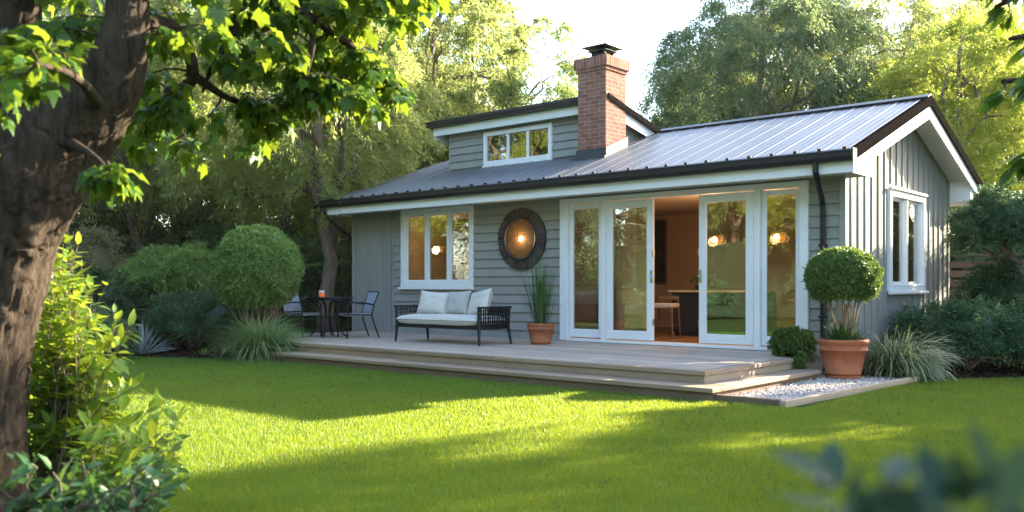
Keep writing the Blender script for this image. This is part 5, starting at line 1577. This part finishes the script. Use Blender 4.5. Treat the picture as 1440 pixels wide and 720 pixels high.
def region(n, poly, d0, d1):
    out = 0
    xs = [p[0] for p in poly]; ys_ = [p[1] for p in poly]
    while out < n:
        x, y = g.uniform(min(xs), max(xs)), g.uniform(min(ys_), max(ys_))
        if in_poly(np.array([x]), np.array([y]), poly)[0]: ends.append((x, y, g.uniform(d0, d1))); out += 1


region(52, [(-40, -120), (400, -120), (400, 95), (330, 105), (300, 60), (215, 90), (205, -20), (140, -20), (60, 60), (40, 150), (-40, 140)], 3.9, 5.3)
region(46, [(330, -120), (640, -120), (625, 15), (560, 55), (590, 95), (545, 140), (480, 130), (400, 110), (330, 70)], 4.6, 5.6)
region(18, [(470, 70), (560, 90), (580, 130), (550, 165), (500, 165), (455, 130)], 4.7, 5.3)
region(14, [(380, -60), (640, -60), (600, 60), (400, 80)], 4.6, 5.4)
region(12, [(290, 60), (420, 90), (480, 135), (470, 165), (400, 150), (330, 120)], 4.7, 5.2)
region(12, [(185, 100), (250, 140), (300, 170), (290, 215), (215, 215), (178, 170)], 4.6, 5.2)
region(8, [(320, 130), (400, 150), (390, 205), (340, 215)], 4.9, 5.2)
region(3, [(142, 232), (168, 238), (166, 268), (146, 262)], 3.5, 3.7)
region(5, [(-30, 60), (90, 60), (60, 130), (-30, 190)], 3.1, 3.6)
E_ = np.array([at(*e) for e in ends])
Pn, Dn, Nn_, Ln, tw = [], [], [], [], MB()
for e in E_:
    j = int(np.argmin(np.linalg.norm(LPn[:, :3] - e, axis=1) + .8 * np.maximum(0, e[2] - LPn[:, 2])))
    s0 = LPn[j, :3]; c = curve3(s0, e, .05, 6, g, .03)
    tw.tube([p - org for p in c], [.007, .006, .005, .004, .003, .002], 5, cap=False)
    for q in range(19):
        t_ = g.uniform(.25, 1.05); i = min(4, int(t_ * 5)); p = c[i] + (c[i + 1] - c[i]) * (t_ * 5 - i)
        axis = nrm(c[-1] - c[0]); o_ = rand_dir(g, 1)[0] * np.array((1, 1, .5)); d_ = nrm(o_ * .9 + axis * .4 + np.array((0, 0, -.55)))
        pet = p + d_ * g.uniform(.02, .07); Pn.append(pet); Dn.append(d_); Nn_.append(nrm(np.array((0, 0, 1.0)) + rand_dir(g, 1)[0] * .7 + o_ * .5)); Ln.append(g.uniform(.05, .115))
tw.build('twigs', M['bark_near'], nt_, smooth=True)
Ln = np.array(Ln)
leaf_obj('crown', np.array(Pn) - org, np.array(Dn), np.array(Nn_), Ln, Ln * .92, M['leaf_near'], nt_, T_MAPLE, g.random(len(Ln)))


def leafy_shrub(name, label, base, shoots, mat, lmin, lmax, per, seed, wr=.42, T=T_LEAF, stem=.006, group=None, cat="shrub", start=.25, droop=.2, upn=.9):
    """shoots: end points; leaves stand off each shoot in loose pairs and a rosette at its tip"""
    g = np.random.default_rng(seed); t = thing(name, label, cat, tuple(base), 0, group); b = np.array(base)
    m = MB(); P, D, Nn, L = [], [], [], []
    for e in shoots:
        r0 = b + np.array((g.normal() * .10, g.normal() * .10, 0)); c = curve3(r0, e, .12, 8, g, .02)
        c = [np.array((p[0], p[1], p[2])) for p in c]
        m.tube([p - b for p in c], [stem * (1.3 - .13 * q) for q in range(8)], 6, cap=False)
        for q in range(per):
            f = start + (1 - start) * q / (per - 1); i = min(6, int(f * 7)); p = c[i] + (c[i + 1] - c[i]) * (f * 7 - i)
            ax = nrm(c[i + 1] - c[i]); o_ = rand_dir(g, 1)[0]; o_ = nrm(o_ - ax * (o_ @ ax))
            d_ = nrm(o_ + ax * (.5 if f < .93 else 1.0) + np.array((0, 0, -droop))); P.append(p + o_ * .01); D.append(d_)
            Nn.append(nrm(np.array((0, 0, upn)) + rand_dir(g, 1)[0] * .5 + ax * .3)); L.append(g.uniform(lmin, lmax) * (.75 if f > .9 else 1))
    m.build('stem', M['bark'], t, smooth=True); L = np.array(L)
    leaf_obj('foliage', np.array(P) - b, np.array(D), np.array(Nn), L, L * wr, M[mat], t, T, g.random(len(L)))
    return t


g = np.random.default_rng(211)
sh = []
for k in range(105):
    y = g.uniform(325, 660); edge = np.interp(y, [320, 400, 450, 540, 640], [100, 130, 165, 195, 225])
    sh.append(at(g.uniform(30, edge), y, g.uniform(4.45, 5.1)))
sh += [at(*p) for p in ((118, 420, 4.5), (160, 440, 4.5), (185, 455, 4.4), (150, 400, 4.5), (110, 345, 4.6), (95, 322, 4.6), (200, 540, 4.3), (235, 560, 4.3), (240, 620, 4.2), (170, 500, 4.4))]
leafy_shrub('lime_shrub', 'sunlit lime green shrub against the near tree trunk', on_ground(95, 4.75), sh, 'leaf_lime', .075, .135, 20, 212, stem=.004, wr=.46)
g = np.random.default_rng(213)
sh = [at(g.uniform(-20, 250), g.uniform(640, 775), g.uniform(2.9, 3.4)) for k in range(75)]
sh2 = [at(g.uniform(120, 255), g.uniform(575, 700), g.uniform(3.6, 4.2)) for k in range(46)]
leafy_shrub('lime_shrub', 'low lime green shrub spreading over the lawn edge', on_ground(150, 4.0), sh2, 'leaf_lime', .06, .11, 16, 217, stem=.004, wr=.46)
leafy_shrub('broadleaf_shrub', 'dark broad leaved low shrub below the lime green shrub', on_ground(70, 3.2), sh, 'leaf_deep', .06, .10, 13, 214, wr=.5)
g = np.random.default_rng(215)
sh = [at(px, py, d) for px, py, d in ((1150, 690, .62), (1205, 682, .56), (1260, 678, .52), (1310, 690, .50), (1350, 684, .48), (1400, 712, .46), (1275, 720, .5), (1340, 728, .47), (1410, 748, .45), (1225, 730, .54), (1450, 740, .46), (1300, 765, .48), (1380, 765, .45), (1450, 765, .46))]
leafy_shrub('broadleaf_shrub', 'blurred blue green leaves close to the camera at the lower right', on_ground(1500, .44), sh, 'leaf_dull', .040, .064, 15, 216, wr=.5, stem=.002, start=.82)

# bough hanging in from a tree past the right picture edge
rt = thing('maple_tree', 'leafy tree past the right edge with one bough hanging into view', 'tree', tuple(on_ground(1640, 5.2)))
org = np.array(rt.location); wood = MB(); g = np.random.default_rng(221)
knobbly(limb([(1640, 760, 5.2, 45), (1640, 400, 5.2, 36), (1630, 100, 5.2, 30), (1620, -200, 5.2, 24), (1600, -500, 5.2, 14)], 20), 14, .08)
LPn = []
for b_ in ([(1630, 60, 5.2, 14), (1560, 30, 5.1, 9), (1490, 40, 5.0, 6), (1420, 55, 4.9, 3)], [(1632, 140, 5.2, 14), (1560, 130, 5.1, 9), (1490, 110, 5.0, 6), (1410, 115, 4.9, 3)], [(1625, -40, 5.2, 14), (1540, -60, 5.1, 8), (1460, -20, 5.0, 6), (1400, 10, 4.9, 3)], [(1636, 260, 5.2, 10), (1560, 230, 5.1, 7), (1470, 210, 5.0, 4)]):
    A = limb(b_, 14); knobbly(A, 8, .08); LPn.append(A)
LPn = np.vstack(LPn); wood.build('trunk', M['bark_near'], rt, smooth=True)
ends = []
region(17, [(1385, -60), (1560, -80), (1560, 60), (1440, 60), (1400, 30)], 4.7, 5.3)
region(12, [(1375, 90), (1440, 60), (1540, 60), (1540, 170), (1440, 160), (1400, 140)], 4.7, 5.2)
region(6, [(1410, 180), (1520, 180), (1520, 260), (1425, 235)], 4.8, 5.2)
Pn, Dn, Nn_, Ln, tw = [], [], [], [], MB()
for e in np.array([at(*e) for e in ends]):
    j = int(np.argmin(np.linalg.norm(LPn[:, :3] - e, axis=1))); c = curve3(LPn[j, :3], e, .03, 6, g, .03)
    tw.tube([p - org for p in c], [.006, .005, .004, .004, .003, .002], 5, cap=False)
    for q in range(13):
        t_ = g.uniform(.4, 1.05); i = min(4, int(t_ * 5)); p = c[i] + (c[i + 1] - c[i]) * (t_ * 5 - i); o_ = rand_dir(g, 1)[0] * np.array((1, 1, .4))
        d_ = nrm(o_ * .6 - RGT * .5 + np.array((0, 0, -.55))); Pn.append(p + d_ * .03); Dn.append(d_); Nn_.append(nrm(np.array((0, 0, 1.0)) + rand_dir(g, 1)[0] * .6)); Ln.append(g.uniform(.10, .17))
tw.build('twigs', M['bark_near'], rt, smooth=True); Ln = np.array(Ln)
leaf_obj('crown', np.array(Pn) - org, np.array(Dn), np.array(Nn_), Ln, Ln * .40, M['leaf_near'], rt, T_LEAF, g.random(len(Ln)))

# ------------------------------------------------------------------ thin morning haze
hz = bpy.data.materials.new("haze_air"); hz.use_nodes = True; ht = hz.node_tree
for n_ in list(ht.nodes):
    if n_.type != 'OUTPUT_MATERIAL': ht.nodes.remove(n_)
pv = ht.nodes.new("ShaderNodeVolumePrincipled"); pv.inputs["Color"].default_value = (1.0, 0.95, 0.82, 1); pv.inputs["Density"].default_value = 0.0002; pv.inputs["Anisotropy"].default_value = 0.2
ht.links.new(pv.outputs[0], ht.nodes["Material Output"].inputs["Volume"])
mb = MB(); mb.box(-205, 205, -205, 205, -1.0, 17.0); o = mb.build('haze', hz); tag(o, kind='stuff')
o['label'] = 'thin warm morning haze in the garden air'
